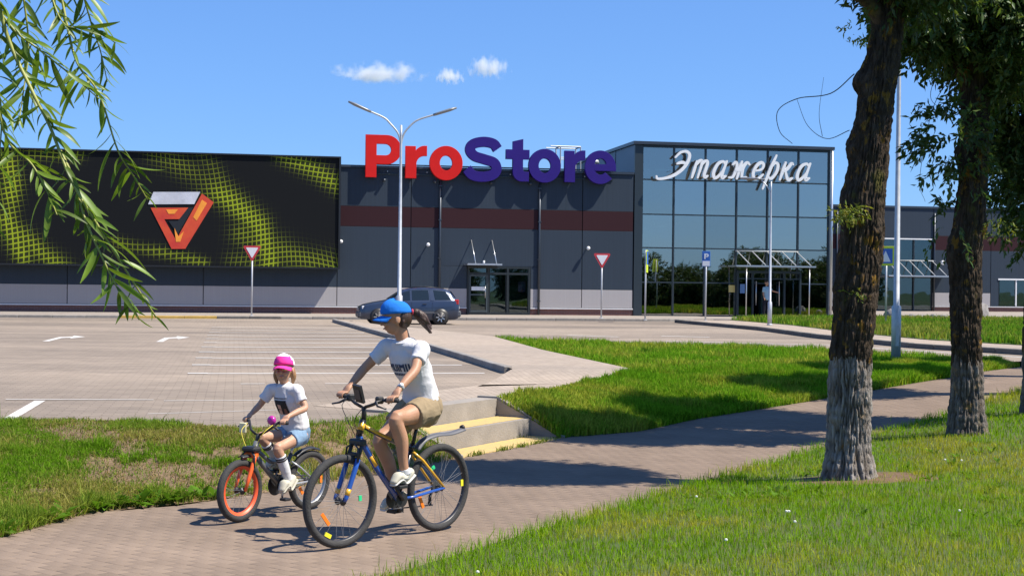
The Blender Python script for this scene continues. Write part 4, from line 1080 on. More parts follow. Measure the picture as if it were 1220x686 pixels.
# willow left of the camera: its hanging shoots come into view
wt = empty('willow_tree', (-3.1, 2.6, float(zlawn(np.array([-3.1]), np.array([2.6]))[0]) - .05), 0, 'willow whose long leafy shoots hang before the billboard', 'tree', 'willows lining the path')
o = link('trunk', tm3, None, wt); o.rotation_euler = (0, 0, 4)
W0 = Vector(wt.location)
limb(wt, [(0, 0, 3.6), (.7, .1, 4.3), (1.7, .3, 4.5), (2.5, .5, 4.2)], .1, .025, bark2, 10)
limb(wt, [(0, 0, 4.0), (-.6, .3, 5.0), (-1.0, .5, 6.2)], .1, .03, bark2); limb(wt, [(0, 0, 4.4), (.3, -.5, 5.4), (.5, -.9, 6.6)], .1, .03, bark2)
crown_obj('crown', [((.2, .0, 6.2), (2.0, 1.8, 1.6), 1900), ((1.5, .2, 5.2), (1.1, 1.0, .6), 260)], wt, 91)
Lf = []
for k, (ln, w, cv, fold) in enumerate(((.105, .0072, .10, .25), (.085, .0078, -.12, .35), (.07, .0064, .2, .3))):
    V, F = [], []
    n_ = 9
    for i in range(n_):
        t = i / (n_ - 1); ww = w * math.sin(math.pi * min(1, t * .93 + .05)) ** .8 * (1 - .25 * t)
        z = cv * ln * (4 * t * (1 - t) * .4 - t * t); a = t * ln
        V += [(a, -ww, z + fold * ww), (a, 0, z), (a, ww, z + fold * ww)]
    for i in range(n_ - 1):
        for j in (0, 1): F.append((i * 3 + j, i * 3 + j + 1, i * 3 + j + 4, i * 3 + j + 3))
    me = bpy.data.meshes.new('leaf'); me.from_pydata(V, [], F); me.polygons.foreach_set('use_smooth', [True] * len(F)); me.update(); Lf.append(me)
M_bigleaf = mat('willow_leaf_near', (.125, .20, .024), .42, var=.25, scale=25, objrand=.35, trans=.42, spec=.5)
M_shoot = mat('willow_shoot', (.26, .27, .05), .5, var=.15, scale=12)
for l_ in Lf: l_.materials.append(M_bigleaf)
def at(px, py, Y):
    x = px - 610; y = 343 - py; c, s = math.cos(.011), math.sin(.011)
    return Vector(((c * x - s * y) / 1700 * Y, Y, 1.95 + ((s * x + c * y) - 2.6) / 1700 * Y))
shoots = [([(-30, -190), (-14, -60), (8, 40), (38, 108), (60, 152), (85, 215), (115, 266), (150, 322), (186, 378)], 3.0, .0042, 42),
          ([(40, -200), (62, -70), (78, 20), (92, 75), (118, 112), (140, 178), (158, 208), (176, 238)], 3.2, .003, 34),
          ([(72, 180), (88, 215), (102, 262), (120, 303), (141, 345), (166, 381)], 2.97, .0028, 24),
          ([(-60, -160), (-30, -40), (12, 30), (45, 58), (88, 92), (118, 118)], 3.1, .0028, 30),
          ([(60, -210), (80, -90), (96, -20), (108, 25), (120, 62), (128, 98)], 3.3, .0026, 28),
          ([(-70, -120), (-40, 10), (-8, 110), (10, 168), (38, 196), (58, 232), (68, 256)], 2.9, .0028, 30),
          ([(0, -180), (18, -60), (30, 10), (34, 60), (28, 110), (22, 150)], 3.15, .0026, 30),
          ([(-50, -200), (-30, -70), (-10, 20), (-4, 90), (2, 140), (-2, 200), (-8, 280)], 3.05, .0026, 30),
          ([(20, -200), (44, -80), (60, -10), (78, 30), (112, 34), (138, 52)], 3.25, .0022, 22)]
for si, (pp, Y, r, nl) in enumerate(shoots):
    pts = [at(px, py, Y + .05 * math.sin(si + i * .8)) - W0 for i, (px, py) in enumerate(pp)]
    c = catmull([tuple(p) for p in pts], 8); k = len(c)
    br = MB().tube(c, [r * (1.25 - .85 * i / k) for i in range(k)], 7, side=(1, 0, 0)).build('shoot', M_shoot, wt, True)
    nl = int(nl * 1.35)
    for q in range(nl):
        t = (q + random.uniform(.1, .9)) / nl; t = .18 + .82 * t
        i = min(k - 2, int(t * (k - 1))); p = Vector(c[i]).lerp(Vector(c[i + 1]), t * (k - 1) - i)
        tg = (Vector(c[i + 1]) - Vector(c[i])).normalized()
        sd = 1 if q % 2 else -1
        d = tg * random.uniform(.35, .9) + Vector((sd * random.uniform(.25, .85), random.uniform(-.5, .5), random.uniform(-.45, .1)))
        d.normalize()
        lf = bpy.data.objects.new('leaf', random.choice(Lf)); C.objects.link(lf); lf.parent = br
        lf.location = p; sc_ = random.uniform(.45, 1.12) * (1 if t < .85 else .62)
        lf.scale = (sc_, sc_, sc_)
        lf.rotation_euler = (d.to_track_quat('X', 'Z').to_matrix() @ Matrix.Rotation(random.uniform(-1.2, 1.2), 3, 'X')).to_euler()

# trees across the street behind the camera; the glass block mirrors them
M_leaf2 = mat('tree_leaf', (.04, .075, .02), .6, attr='Col', trans=.25, spec=.25)
tk = trunk_mesh('trunk', [(0, 0, 0), (2, .05, 0), (5.5, 0, .1)], [(0, .3), (.2, .22), (2, .18), (5.5, .06)], 5, nt=16, nz=30, rough=.3)
proto = empty('street_tree', (0, 0, -.3), 0, 'leafy street tree mirrored in the tall glass front', 'tree', 'trees mirrored in the glass')
link('trunk', tk, bark2, proto)
crown_obj('crown', [((0, 0, 4.3), (2.6, 2.4, 3.0), 900), ((1, .4, 2.2), (1.9, 1.6, 1.8), 420), ((-1, -.5, 2.2), (1.9, 1.6, 1.8), 420)], proto, 5, leaf=.3, wid=.06, nper=9, seglen=.9, droop=.25, base=(.045, .085, .022), mat_=M_leaf2)
k = 0
for i in range(22):
    x = 24 + i * 3.6 + random.uniform(-.8, .8); y = -6 - .12 * i + random.uniform(-2, 2) + (6 if x < 40 else 0) * 0
    o = proto if k == 0 else copy_tree(proto)
    k += 1
    if i % 2:                                                 # unseen nearer belt, added so the lower glass mirrors dark leaves
        x = 19.6 + i * .98 + random.uniform(-.3, .3); y = 42.2 + i * .33 + random.uniform(-.5, .5)
    if i % 2: o['label'] = 'young bushy tree added out of view to darken the glass reflection'; o['group'] = 'unseen trees added for the glass reflection'
    o.location = (x, y, -.3 if i % 2 == 0 else -.1); s = random.uniform(.75, 1.1) * (1 if i % 2 == 0 else .66); o.scale = (s * 1.1, s * 1.1, s * random.uniform(.85, 1.05)); o.rotation_euler = (0, 0, random.uniform(0, 6))

# ------------------------------------------------------------------ grass
M_blade = mat('grass_blade', (.08, .15, .02), .55, attr='Col', trans=.35, spec=.0)
def blades(name, P, hgt_, wid_, col, seed, lean=.35):
    g = np.random.default_rng(seed); n = len(P)
    a = g.uniform(0, 2 * math.pi, n); ux, uy = np.cos(a), np.sin(a)
    b = g.uniform(0, 2 * math.pi, n); ln = np.abs(g.normal(0, lean, n)) * hgt_
    lx, ly = np.cos(b) * ln, np.sin(b) * ln
    w = wid_ / 2
    z = np.zeros(n)
    V = np.stack([P + np.stack([ux * w, uy * w, z - .01], -1), P - np.stack([ux * w, uy * w, z + .01], -1),
                  P + np.stack([ux * w * .75 + lx * .35, uy * w * .75 + ly * .35, hgt_ * .55], -1), P + np.stack([-ux * w * .75 + lx * .35, -uy * w * .75 + ly * .35, hgt_ * .55], -1),
                  P + np.stack([lx, ly, hgt_ * np.sqrt(np.clip(1 - (ln / (hgt_ + 1e-6)) ** 2 * .5, .2, 1))], -1)], 1).reshape(-1, 3)
    k = np.arange(n)[:, None] * 5
    me = np_mesh(name, V, k + [0, 1, 3, 2], k + [2, 3, 4], col=np.repeat(col, 5, 0))
    return me
def fov_keep(X, Y, m=1.18): return np.abs(X) < (610 / 1700 * m) * np.maximum(Y, .1) + .4
def n2(x, y, f, sd): return vnoise(np.stack([x * f, y * f, 0 * x], -1), sd)
# lawn under the trees
N0 = 900000
y_ = 6.0 + 30 * rng.uniform(0, 1, N0) ** 1.0; x_ = rng.uniform(-3, 14.5, N0)
keep = (x_ > xN(y_) - .04 * rng.normal(0, 1, N0) ** 2 - .01 + .10 * (n2(x_, y_, 3, 8) - .4)) & fov_keep(x_, y_) & (1.95 / y_ < .225) & (rng.uniform(0, 1, N0) < np.clip((12.5 / y_) ** 2.0, .10, 1))
d1 = np.hypot(x_ - 3.3, y_ - 13.94)
keep &= ~((d1 < .62) & (rng.uniform(0, 1, N0) < .8))
x_, y_ = x_[keep], y_[keep]; n_ = len(x_)
z_ = zlawn(x_, y_)
far = np.clip(y_ / 12, 1, 3)
h_ = (.030 + .026 * rng.uniform(0, 1, n_) + .026 * n2(x_, y_, 1.4, 4)) * (1 + .15 * (far - 1))
edge = np.clip(1 - (x_ - xN(y_)) / .5, 0, 1); h_ *= 1 + .6 * edge
dry = n2(x_, y_, .8, 21) * .55 + n2(x_, y_, 3.5, 22) * .3 + .15 * rng.uniform(0, 1, n_)
dry = sstep((dry - .44) / .35)[:, None]
col = np.array([.175, .325, .008]) * (1 - dry) + np.array([.36, .355, .035]) * dry
col *= rng.uniform(.7, 1.3, (n_, 1)); straw = rng.uniform(0, 1, n_) < .09; col[straw] = np.array([.32, .27, .12]) * rng.uniform(.7, 1.1, (straw.sum(), 1))
print('lawn blades', n_)
o = link('lawn_grass', blades('lawn_grass', np.stack([x_, y_, z_], -1), h_, .0050 * far, col, 1, .6), M_blade); tag(o, 'short mown lawn grass under the willow trunks', 'grass', kind='stuff')

def strip_pts(A, B, n, zf, seed):
    g = np.random.default_rng(seed); A = np.array(A, float); B = np.array(B, float)
    tt = np.linspace(0, 1, len(A)); u = g.uniform(0, 1, n * 3); v = g.uniform(0, 1, n * 3)
    ax, ay = np.interp(u, tt, A[:, 0]), np.interp(u, tt, A[:, 1]); bx, by = np.interp(u, tt, B[:, 0]), np.interp(u, tt, B[:, 1])
    ln = np.hypot(bx - ax, by - ay); k = g.uniform(0, ln.max(), n * 3) < ln
    x = ax * (1 - v) + bx * v; y = ay * (1 - v) + by * v
    x, y, v = x[k], y[k], v[k]
    return x, y, v, zf(x, y, v)
# left bank: rough, patchy
x_, y_, v_, z_ = strip_pts(LF[2:], BANK_T[2:], 85000, zbank, 3)
k = fov_keep(x_, y_, 1.3); x_, y_, v_, z_ = x_[k], y_[k], v_[k], z_[k]
bare = n2(x_ * .8, y_ * 1.5, 1.7, 33) * .5 + n2(x_, y_, 5, 34) * .3 + n2(x_, y_, 13, 35) * .2
bare = np.maximum(bare, .8 * np.exp(-((x_ + 3.45) / .55) ** 2 - ((y_ - 13.0) / .35) ** 2)); bare = np.maximum(bare, .75 * np.exp(-((x_ + 2.75) / .3) ** 2 - ((y_ - 13.9) / .3) ** 2))
pk = 1 - sstep((bare - .50) / .15) * .92
edge = np.clip(np.maximum(1 - v_ / .12, (v_ - .85) / .15), 0, 1)
pk = np.maximum(pk, edge * .9); k = rng.uniform(0, 1, len(x_)) < pk
x_, y_, z_, edge, bare, v_ = x_[k], y_[k], z_[k], edge[k], bare[k], v_[k]; n_ = len(x_)
tuft = sstep((n2(x_, y_, 2.3, 40) - .52) / .2)
h_ = (.035 + .045 * rng.uniform(0, 1, n_) + .10 * tuft * rng.uniform(.3, 1, n_) + .03 * edge) * (1 - .5 * sstep((bare - .5) / .2)); h_ *= 1 - .5 * sstep((v_ - .72) / .2); tall = rng.uniform(0, 1, n_) < .004; h_[tall] *= 2.4
dryb = sstep((n2(x_, y_, 1.6, 51) * .6 + .4 * rng.uniform(0, 1, n_) - .38) / .3)[:, None] * (1 - .6 * tuft[:, None])
col = (np.array([.125, .25, .014]) * (1 - dryb) + np.array([.30, .28, .075]) * dryb) * rng.uniform(.7, 1.3, (n_, 1))
print('bank blades', n_)
o = link('bank_grass', blades('bank_grass', np.stack([x_, y_, z_], -1), h_, .0080, col, 2, .75), M_blade); tag(o, 'rough patchy grass and weeds on the bank before the car park', 'grass', kind='stuff')
xs_, ys_, vs_, zs_ = strip_pts(LF[2:], BANK_T[2:], 9000, zbank, 31)
cs_ = np.array([.30, .23, .12]) * rng.uniform(.5, 1.2, (len(xs_), 1)); gr_ = rng.uniform(0, 1, len(xs_)) < .35; cs_[gr_] = np.array([.12, .20, .02])
o = link('bank_litter', blades('bank_litter', np.stack([xs_, ys_, zs_ + .006], -1), np.full(len(xs_), .05), .008, cs_, 12, 2.5), M_blade); tag(o, 'dry straw and seedlings on the bare earth of the bank', 'straw', kind='stuff')
# right bank and island: lush
x1, y1, v1, z1 = strip_pts(RF, MID, 70000, zbank, 5)
g = rng; xi = g.uniform(-1, 11, 90000); yi = g.uniform(24, 39.5, 90000)
def inside(px, py, poly):
    c = np.zeros(len(px), bool); m_ = len(poly); j = m_ - 1
    for i in range(m_):
        (xa, ya), (xb, yb) = poly[i], poly[j]
        c ^= ((ya > py) != (yb > py)) & (px < (xb - xa) * (py - ya) / (yb - ya + 1e-12) + xa); j = i
    return c
k = inside(xi, yi, ISL); xi, yi = xi[k], yi[k]
x_ = np.concatenate([x1, xi]); y_ = np.concatenate([y1, yi]); z_ = np.concatenate([z1, np.full(len(xi), LOT + .02)]); n_ = len(x_)
h_ = .05 + .07 * rng.uniform(0, 1, n_) + .10 * sstep((n2(x_, y_, 2.2, 60) - .45) / .3) * rng.uniform(.2, 1, n_)
dryb = sstep((n2(x_, y_, .9, 61) * .45 + n2(x_, y_, 3.1, 62) * .25 + .3 * rng.uniform(0, 1, n_) - .42) / .3)[:, None]
corner = np.exp(-((x_ - .5) / 1.0) ** 2 - ((y_ - 20.6) / 1.4) ** 2)[:, None]; dryb = np.clip(dryb + .8 * corner * rng.uniform(0, 1, (n_, 1)), 0, 1); h_ *= 1 - .4 * corner[:, 0]
col = (np.array([.13, .285, .015]) * (1 - dryb) + np.array([.31, .34, .05]) * dryb) * rng.uniform(.6, 1.4, (n_, 1))
o = link('island_grass', blades('island_grass', np.stack([x_, y_, z_], -1), h_, .016, col, 3, .45), M_blade); tag(o, 'lush green grass between the path and the car park road', 'grass', kind='stuff')
xi = g.uniform(9, 35, 90000); yi = g.uniform(34, 70, 90000); k = inside(xi, yi, ISL2) & (np.abs(xi / yi) < .44) & (xi / yi > .1); xi, yi = xi[k], yi[k]; n_ = len(xi)
h_ = .12 + .14 * rng.uniform(0, 1, n_); dq = sstep((n2(xi, yi, .4, 71) * .6 + .4 * rng.uniform(0, 1, n_) - .4) / .35)[:, None]; col = (np.array([.11, .235, .02]) * (1 - dq) + np.array([.27, .28, .06]) * dq) * rng.uniform(.65, 1.35, (n_, 1))
o = link('island_grass', blades('island_grass', np.stack([xi, yi, np.full(n_, LOT + .13)], -1), h_, .05, col, 4, .4), M_blade); tag(o, 'grass plot on the island before the glass pavilion', 'grass', kind='stuff')
print('island', n_)
# broad leaved weeds along the bank foot, white clover heads in the lawn
def weeds(name, pts, zf, seed, size, base):
    g = np.random.default_rng(seed); Vs = []; Fs = []; Cs = []; q = 0
    for x, y in pts:
        z = float(zf(np.array([x]), np.array([y]))[0])
        for l in range(g.integers(5, 10)):
            a = g.uniform(0, 6.28); el = g.uniform(.25, 1.1); L_ = size * g.uniform(.6, 1.3); w = L_ * .15
            d = np.array([math.cos(a) * math.cos(el), math.sin(a) * math.cos(el), math.sin(el)]); s_ = np.array([-math.sin(a), math.cos(a), 0]); p = np.array([x, y, z])
            tip = p + d * L_; tip[2] -= L_ * .25
            Vs += [p, p + d * L_ * .5 + s_ * w, tip, p + d * L_ * .5 - s_ * w]; Fs += [(q, q + 1, q + 2, q + 3)]; q += 4
            c = np.array(base) * g.uniform(.7, 1.25); Cs += [c] * 4
    return link(name, np_mesh(name, np.array(Vs), np.array(Fs), col=np.array(Cs)), M_blade)
wp = []
for i in range(150):
    u = random.uniform(0, .75) ** 1.4; v = abs(random.gauss(0, .07)); A_ = np.array(LF[2:]); B_ = np.array(BANK_T[2:]); t = u * (len(A_) - 1); i0 = int(t); a = A_[i0] * (1 - t + i0) + A_[i0 + 1] * (t - i0); b = B_[i0] * (1 - t + i0) + B_[i0 + 1] * (t - i0)
    wp.append(tuple(a * (1 - v) + b * v))
for i in range(60): wp.append((random.uniform(-4.5, -1.8), random.uniform(12.5, 14.6)))
wp = [p for p in wp if p[0] < xF(p[1]) - .02]
tag(weeds('bank_weeds', wp, lambda x, y: zp(x, y) + .02 + .0 * x, 5, .17, (.09, .19, .02)), 'broad leaved weeds at the foot of the grass bank', 'weeds', kind='stuff')
wl2_ = [(2.35 + random.gauss(0, .28), 13.0 + random.gauss(0, .25)) for _ in range(26)] + [(x, y) for x, y in ((random.uniform(1.0, 5.5), random.uniform(10.5, 16)) for _ in range(70)) if x > xN(y) + .1]
tag(weeds('lawn_weeds', wl2_, zlawn, 6, .10, (.10, .19, .025)), 'low leafy weeds scattered through the mown lawn', 'weeds', kind='stuff')
fl = MB()
for _ in range(9):
    y = random.uniform(9, 15); x = xN(y) + random.uniform(.15, 3.5)
    z = float(zlawn(np.array([x]), np.array([y]))[0]) + random.uniform(.05, .085)
    fl.lathe([(0, -.008), (.011, -.004), (.011, .006), (0, .011)], (x, y, z), 'z', 6)
tag(fl.build('clover_heads', mat('clover_white', (.7, .7, .62), .8)), 'tiny white clover heads dotted over the mown lawn', 'flowers', kind='stuff')

# worn earth round the stout trunk
M_litter = mat('bare_earth', (.17, .085, .05), .95, var=.3, scale=9, bump=.6, bscale=50, col2=(.10, .075, .03))
V = [(3.38, 13.9, float(zlawn(np.array([3.38]), np.array([13.9]))[0]) + .008)]; F = []
for ring, rr_ in enumerate((.3, .5, .68)):
    for i in range(40):
        a = 2 * math.pi * i / 40; k_ = rr_ * (.8 + .4 * float(vnoise(np.array([[math.cos(a) * 2 + 5, math.sin(a) * 2 + 5, ring * 0.0]]), 4)[0]))
        x = 3.42 + math.cos(a) * k_ * 1.15; y = 13.9 + math.sin(a) * k_; V.append((x, y, float(zlawn(np.array([x]), np.array([y]))[0]) + (.008 if ring < 2 else -.01)))
for i in range(40):
    F.append((0, 1 + i, 1 + (i + 1) % 40))
    for ring in (0, 1): F.append((1 + ring * 40 + i, 41 + ring * 40 + i, 41 + ring * 40 + (i + 1) % 40, 1 + ring * 40 + (i + 1) % 40))
MB().add(V, F).build('bare_earth', M_litter, None, True)['kind'] = 'structure'

# weeds in the joint along the lower step
g = np.random.default_rng(77); wx_, wy_ = [], []
for a, q, nn in ((-1.15, 1.0, 60), (-.75, .99, 45), (-.5, .98, 30), (-1.6, 1.0, 50), (-.3, .52, 20), (-.1, .97, 30), (-2.2, .98, 60)):
    for _ in range(nn):
        p = SP(a + g.normal(0, .09), q + g.normal(0, .025)); wx_.append(p[0]); wy_.append(p[1])
wx_ = np.array(wx_); wy_ = np.array(wy_); n_ = len(wx_)
o = link('step_weeds', blades('step_weeds', np.stack([wx_, wy_, np.full(n_, .008)], -1), .02 + .05 * g.uniform(0, 1, n_), .010, np.array([.15, .20, .03]) * g.uniform(.6, 1.3, (n_, 1)), 9, .9), M_blade); tag(o, 'small weeds growing along the foot of the yellow step', 'weeds', kind='stuff')
# ------------------------------------------------------------------ bicycles
M_tyre = mat('tyre_rubber', (.035, .034, .033), .85, var=.2, scale=20, bump=.3, bscale=90)
M_rimk = mat('rim_dark', (.05, .05, .055), .4, metal=.5); M_rimg = mat('rim_grey', (.40, .41, .42), .35, metal=.7); M_rimo = mat('rim_orange', (.75, .10, .03), .45, var=.08)
M_steel = mat('steel_bright', (.55, .56, .58), .3, metal=.9); M_blk = mat('black_plastic', (.018, .018, .02), .45, var=.15, scale=12); M_rub = mat('grip_rubber', (.02, .02, .022), .8)
M_fblue = mat('frame_blue', (.02, .08, .34), .25, coat=.5, var=.06); M_fblk = mat('frame_black', (.014, .016, .02), .25, coat=.5); M_fyel = mat('frame_yellow', (.72, .38, .02), .3, coat=.5)
M_fgry = mat('frame_grey', (.10, .105, .11), .3, coat=.4, var=.08); M_fsil = mat('frame_silver', (.40, .41, .42), .3, metal=.4, coat=.3); M_forg = mat('fork_orange', (.80, .12, .02), .3, coat=.4)
M_refo = mat('reflector_orange', (.85, .20, .02), .3); M_refy = mat('reflector_yellow', (.80, .72, .03), .35); M_refg = mat('reflector_green', (.03, .55, .22), .35); M_spk = mat('spoke_steel', (.20, .20, .21), .6, spec=.2); M_chain = mat('chain_steel', (.12, .12, .12), .45, metal=.7)

def wheel(parent, name, c, R_, tr, rim_m, nsp, mtyre=M_tyre, steer=0.0, rd=1.05):
    """wheel in the xz plane, empty at the hub"""
    e = bpy.data.objects.new(name, None); C.objects.link(e); e.parent = parent; e.location = c; e.rotation_euler = (0, 0, steer); e.empty_display_size = .1
    rr = R_ - tr
    ring = [(rr * math.cos(2 * math.pi * i / 56), 0, rr * math.sin(2 * math.pi * i / 56)) for i in range(56)]
    ty = MB(); ty.tube(ring, tr, 12, closed=True); 
    o = ty.build('tyre', mtyre, e, True)
    prof = [(rr - tr * .55, -tr * .62), (rr - tr * .35, -tr * .80), (rr - tr * .35, tr * .80), (rr - tr * .55, tr * .62), (rr - tr * rd, tr * .45), (rr - tr * rd, -tr * .45), (rr - tr * .55, -tr * .62)]
    MB().lathe(prof, (0, 0, 0), 'y', 56, cap=False).build('rim', rim_m, e, True)
    MB().lathe([(0, -.055), (.012, -.055), (.012, -.035), (.03, -.034), (.03, -.028), (.016, -.022), (.016, .022), (.03, .028), (.03, .034), (.012, .035), (.012, .055), (0, .055)], (0, 0, 0), 'y', 14).build('hub', M_blk, e, True)
    rs = rr - tr * max(1.0, rd - .1)
    spm = MB().tube([(.028, .03, 0), (rs, .004, 0)], .0013, 5).mesh('spoke'); spm.materials.append(M_spk)
    spm2 = MB().tube([(.028, -.03, 0), (rs, -.004, 0)], .0013, 5).mesh('spoke'); spm2.materials.append(M_spk)
    for i in range(nsp):
        s_ = bpy.data.objects.new('spoke', spm if i % 2 else spm2); C.objects.link(s_); s_.parent = e
        s_.rotation_euler = (0, 2 * math.pi * i / nsp + (.10 if (i // 2) % 2 else -.10), 0)
    return e, rs
def refl(e, rs, ang, m, frac=.72, L_=.075, y=0.012, w=.026):
    a = R(ang); c = Vector((math.cos(a) * rs * frac, y, math.sin(a) * rs * frac)); t = Vector((-math.sin(a), 0, math.cos(a)))
    MB().beam(c - t * L_ / 2, c + t * L_ / 2, .010, w, up=(math.cos(a), 0, math.sin(a))).build('reflector', m, e)
def mudguard(parent, pts, w, m, name='mudguard'):
    c = catmull(pts, 6); V = []; F = []
    for i, p in enumerate(c):
        p = Vector(p); t = Vector(c[min(i + 1, len(c) - 1)]) - Vector(c[max(i - 1, 0)]); t.normalize(); up = Vector((0, 1, 0)).cross(t) * -1
        if up.z < 0 and abs(up.x) < .9: up = -up
        for a in (-1, -.6, 0, .6, 1): V.append(p + Vector((0, a * w, 0)) - up * (abs(a) ** 2 * w * .5))
        for a in (1, .6, 0, -.6, -1): V.append(p + Vector((0, a * w * .94, 0)) - up * (abs(a) ** 2 * w * .5 + .004))
    n = 10
    for i in range(len(c) - 1):
        for k in range(n): F.append((i * n + k, i * n + (k + 1) % n, (i + 1) * n + (k + 1) % n, (i + 1) * n + k))
    F.append(tuple(range(n))); F.append(tuple(range((len(c) - 1) * n, len(c) * n)))
    return MB().add(V, F).build(name, m, parent, True)
def tubes(parent, name, m, segs, n=12):
    b = MB()
    for pts, r in segs: b.tube(pts, r, n)
    return b.build(name, m, parent, True)

fw = Vector((-.649, -.761, 0)); wyaw = math.atan2(fw.y, fw.x)
WO = (-.844, 11.004, 0.003)
bike = empty('bicycle', WO, wyaw, 'blue and yellow mountain bicycle with black tyres ridden by the woman', 'bicycle')
steer = -R(3.5)
wf_, rs_ = wheel(bike, 'front_wheel', (.623, 0, .345), .345, .029, M_rimk, 28, steer=steer)
refl(wf_, rs_, -38, M_refo, .66, .11); refl(wf_, rs_, -62, M_refy, .93, .06, .012, .03)
wr_, rs_ = wheel(bike, 'rear_wheel', (-.43, 0, .345), .345, .029, M_rimk, 28)
refl(wr_, rs_, 62, M_refg, .62, .045); refl(wr_, rs_, 178, M_refy, .9, .05); refl(wr_, rs_, -25, M_refo, .80, .10); refl(wf_, rs_, 178, M_refg, .62, .04)
BBw = (.03, 0, .30); HT0, HT1 = (.402, 0, .93), (.445, 0, .815)
tubes(bike, 'down_tube', M_fblue, [([HT1, (.43, 0, .79), (.25, 0, .55), BBw], .024)])
tubes(bike, 'top_tube', M_fblk, [([(.415, 0, .89), (.25, 0, .815), (-.115, 0, .665)], .018)])
tubes(bike, 'yellow_panel', M_fyel, [([(.39, .0, .880), (.25, .0, .816), (.12, 0, .763)], .0186), ([(.33, .0, .658), (.27, .0, .578)], .0246)])
tubes(bike, 'head_tube', M_fblk, [([HT0, HT1], .026)])
tubes(bike, 'head_badge', M_fyel, [([(.411, 0, .905), (.430, 0, .855)], .0265)])
tubes(bike, 'seat_tube', M_fblk, [([BBw, (-.13, 0, .70)], .018), ([(-.118, 0, .665), (-.132, 0, .705)], .022)])
tubes(bike, 'seat_post', M_blk, [([(-.13, 0, .70), (-.185, 0, .875)], .0145)])
for s in (-1, 1):
    tubes(bike, 'seat_stay', M_fyel, [([(-.112, s * .015, .655), (-.2, s * .045, .58), (-.43, s * .062, .345)], .0105)], 8)
    tubes(bike, 'chain_stay', M_fblue, [([(.0, s * .02, .30), (-.1, s * .045, .305), (-.43, s * .062, .345)], .0115)], 8)
# fork turns with the front wheel
fk = bpy.data.objects.new('fork', None); C.objects.link(fk); fk.parent = bike; fk.location = (.455, 0, .77); fk.empty_display_size = .1; fk.rotation_euler = (0, 0, steer)
for s in (-1, 1):
    tubes(fk, 'stanchion', M_blk, [([(.0, s * .058, .0), (.05, s * .058, -.13)], .015)]); tubes(fk, 'fork_leg', M_fblue, [([(.045, s * .058, -.12), (.07, s * .058, -.19), (.155, s * .058, -.40), (.168, s * .058, -.425)], [.019, .020, .018, .012])])
    tubes(fk, 'fork_decal', M_fyel, [([(.128, s * .0585, -.335), (.147, s * .0585, -.38)], .0192)])
MB().box(-.03, .03, -.078, .078, -.028, .022, .012).build('fork_crown', M_blk, fk)
MB().box(.02, .05, -.062, .062, -.105, -.075, .006).build('fork_brace', M_blk, fk)
tubes(fk, 'steerer', M_fblk, [([(0, 0, 0), (-.01, 0, .05)], .022)])
hb = bpy.data.objects.new('handlebar', None); C.objects.link(hb); hb.parent = bike; hb.location = (.398, 0, 1.03); hb.rotation_euler = (0, 0, steer); hb.empty_display_size = .1
tubes(hb, 'stem', M_blk, [([(.0, 0, -.105), (-.004, 0, -.04), (.0, 0, .0)], [.019, .018, .02])])
tubes(hb, 'bar', M_blk, [([(-.035, -.335, .065), (-.02, -.2, .058), (.0, -.10, .02), (.004, -.03, 0), (.004, .03, 0), (.0, .10, .02), (-.02, .2, .058), (-.035, .335, .065)], .0125)])
for s in (-1, 1):
    tubes(hb, 'grip', M_rub, [([(-.024, s * .225, .060), (-.034, s * .345, .066)], .0175)])
    tubes(hb, 'brake_lever', M_blk, [([(-.015, s * .185, .055), (.03, s * .175, .045), (.055, s * .22, .02), (.05, s * .31, .005)], [.016, .012, .008, .007])], 8)
    MB().box(-.045, .02, s * .165 - .022, s * .165 + .022, .03, .085, .01).build('shifter', M_blk, hb)
    tubes(hb, 'cable', M_blk, [(catmull([(.03, s * .17, .045), (.11, s * .12, .0), (.12, s * .04, -.10), (.06, s * .02, -.22)], 6), .0028)], 6)
ph = MB(); ph.beam((.03, 0, .035), (.085, .02, .165), .085, .022, up=(1, 0, -.4)); ph.build('phone_holder', M_blk, hb); MB().beam((.045, .005, .06), (.072, .012, .14), .06, .03, up=(1, 0, -.4)).build('phone', mat('phone_face', (.03, .035, .045), .15), hb)
sd = MB(); sd.tube([(-.33, 0, .905), (-.27, 0, .915), (-.16, 0, .905), (-.06, 0, .90), (-.03, 0, .895)], [(.055, .02), (.075, .03), (.045, .028), (.022, .02), (.012, .012)], 14); sd.build('saddle', M_blk, bike, True)
cr = bpy.data.objects.new('crankset', None); C.objects.link(cr); cr.parent = bike; cr.location = BBw; cr.empty_display_size = .1
PLp = Vector((.115, .11, .120)); PRp = Vector((-.115, -.11, -.120))
for p in (PLp, PRp):
    s = 1 if p.y > 0 else -1
    tubes(cr, 'crank_arm', M_blk, [([(0, s * .06, 0), (p.x, s * .085, p.z)], [.016, .011])], 8)
    pd = MB().box(p.x - .045, p.x + .045, s * .095, s * .185, p.z - .012, p.z + .012, .004).build('pedal', M_blk, cr)
for y, r in ((-.045, .078), (-.052, .062)): MB().lathe([(r * .55, y - .002), (r, y - .002), (r, y + .002), (r * .55, y + .002)], (0, 0, 0), 'y', 28).build('chainring', M_blk, cr)
MB().lathe([(.03, .045), (.058, .046), (.06, .050), (.03, .051)], (0, 0, 0), 'y', 24).build('chain_guard', M_blk, cr)
tubes(bike, 'chain', M_chain, [([(.03, -.047, .385), (-.43, -.047, .385)], .006), ([(.03, -.047, .217), (-.41, -.047, .20)], .006)], 6)
for i, r in enumerate((.028, .036, .044, .05)): MB().lathe([(.01, 0), (r, 0), (r, .003), (.01, .003)], (-.43, -.036 - i * -.004, .345), 'y', 20).build('cassette', M_chain, bike)
tubes(bike, 'derailleur', M_blk, [([(-.43, -.06, .33), (-.40, -.065, .27), (-.39, -.06, .20)], [.014, .012, .016])], 8)
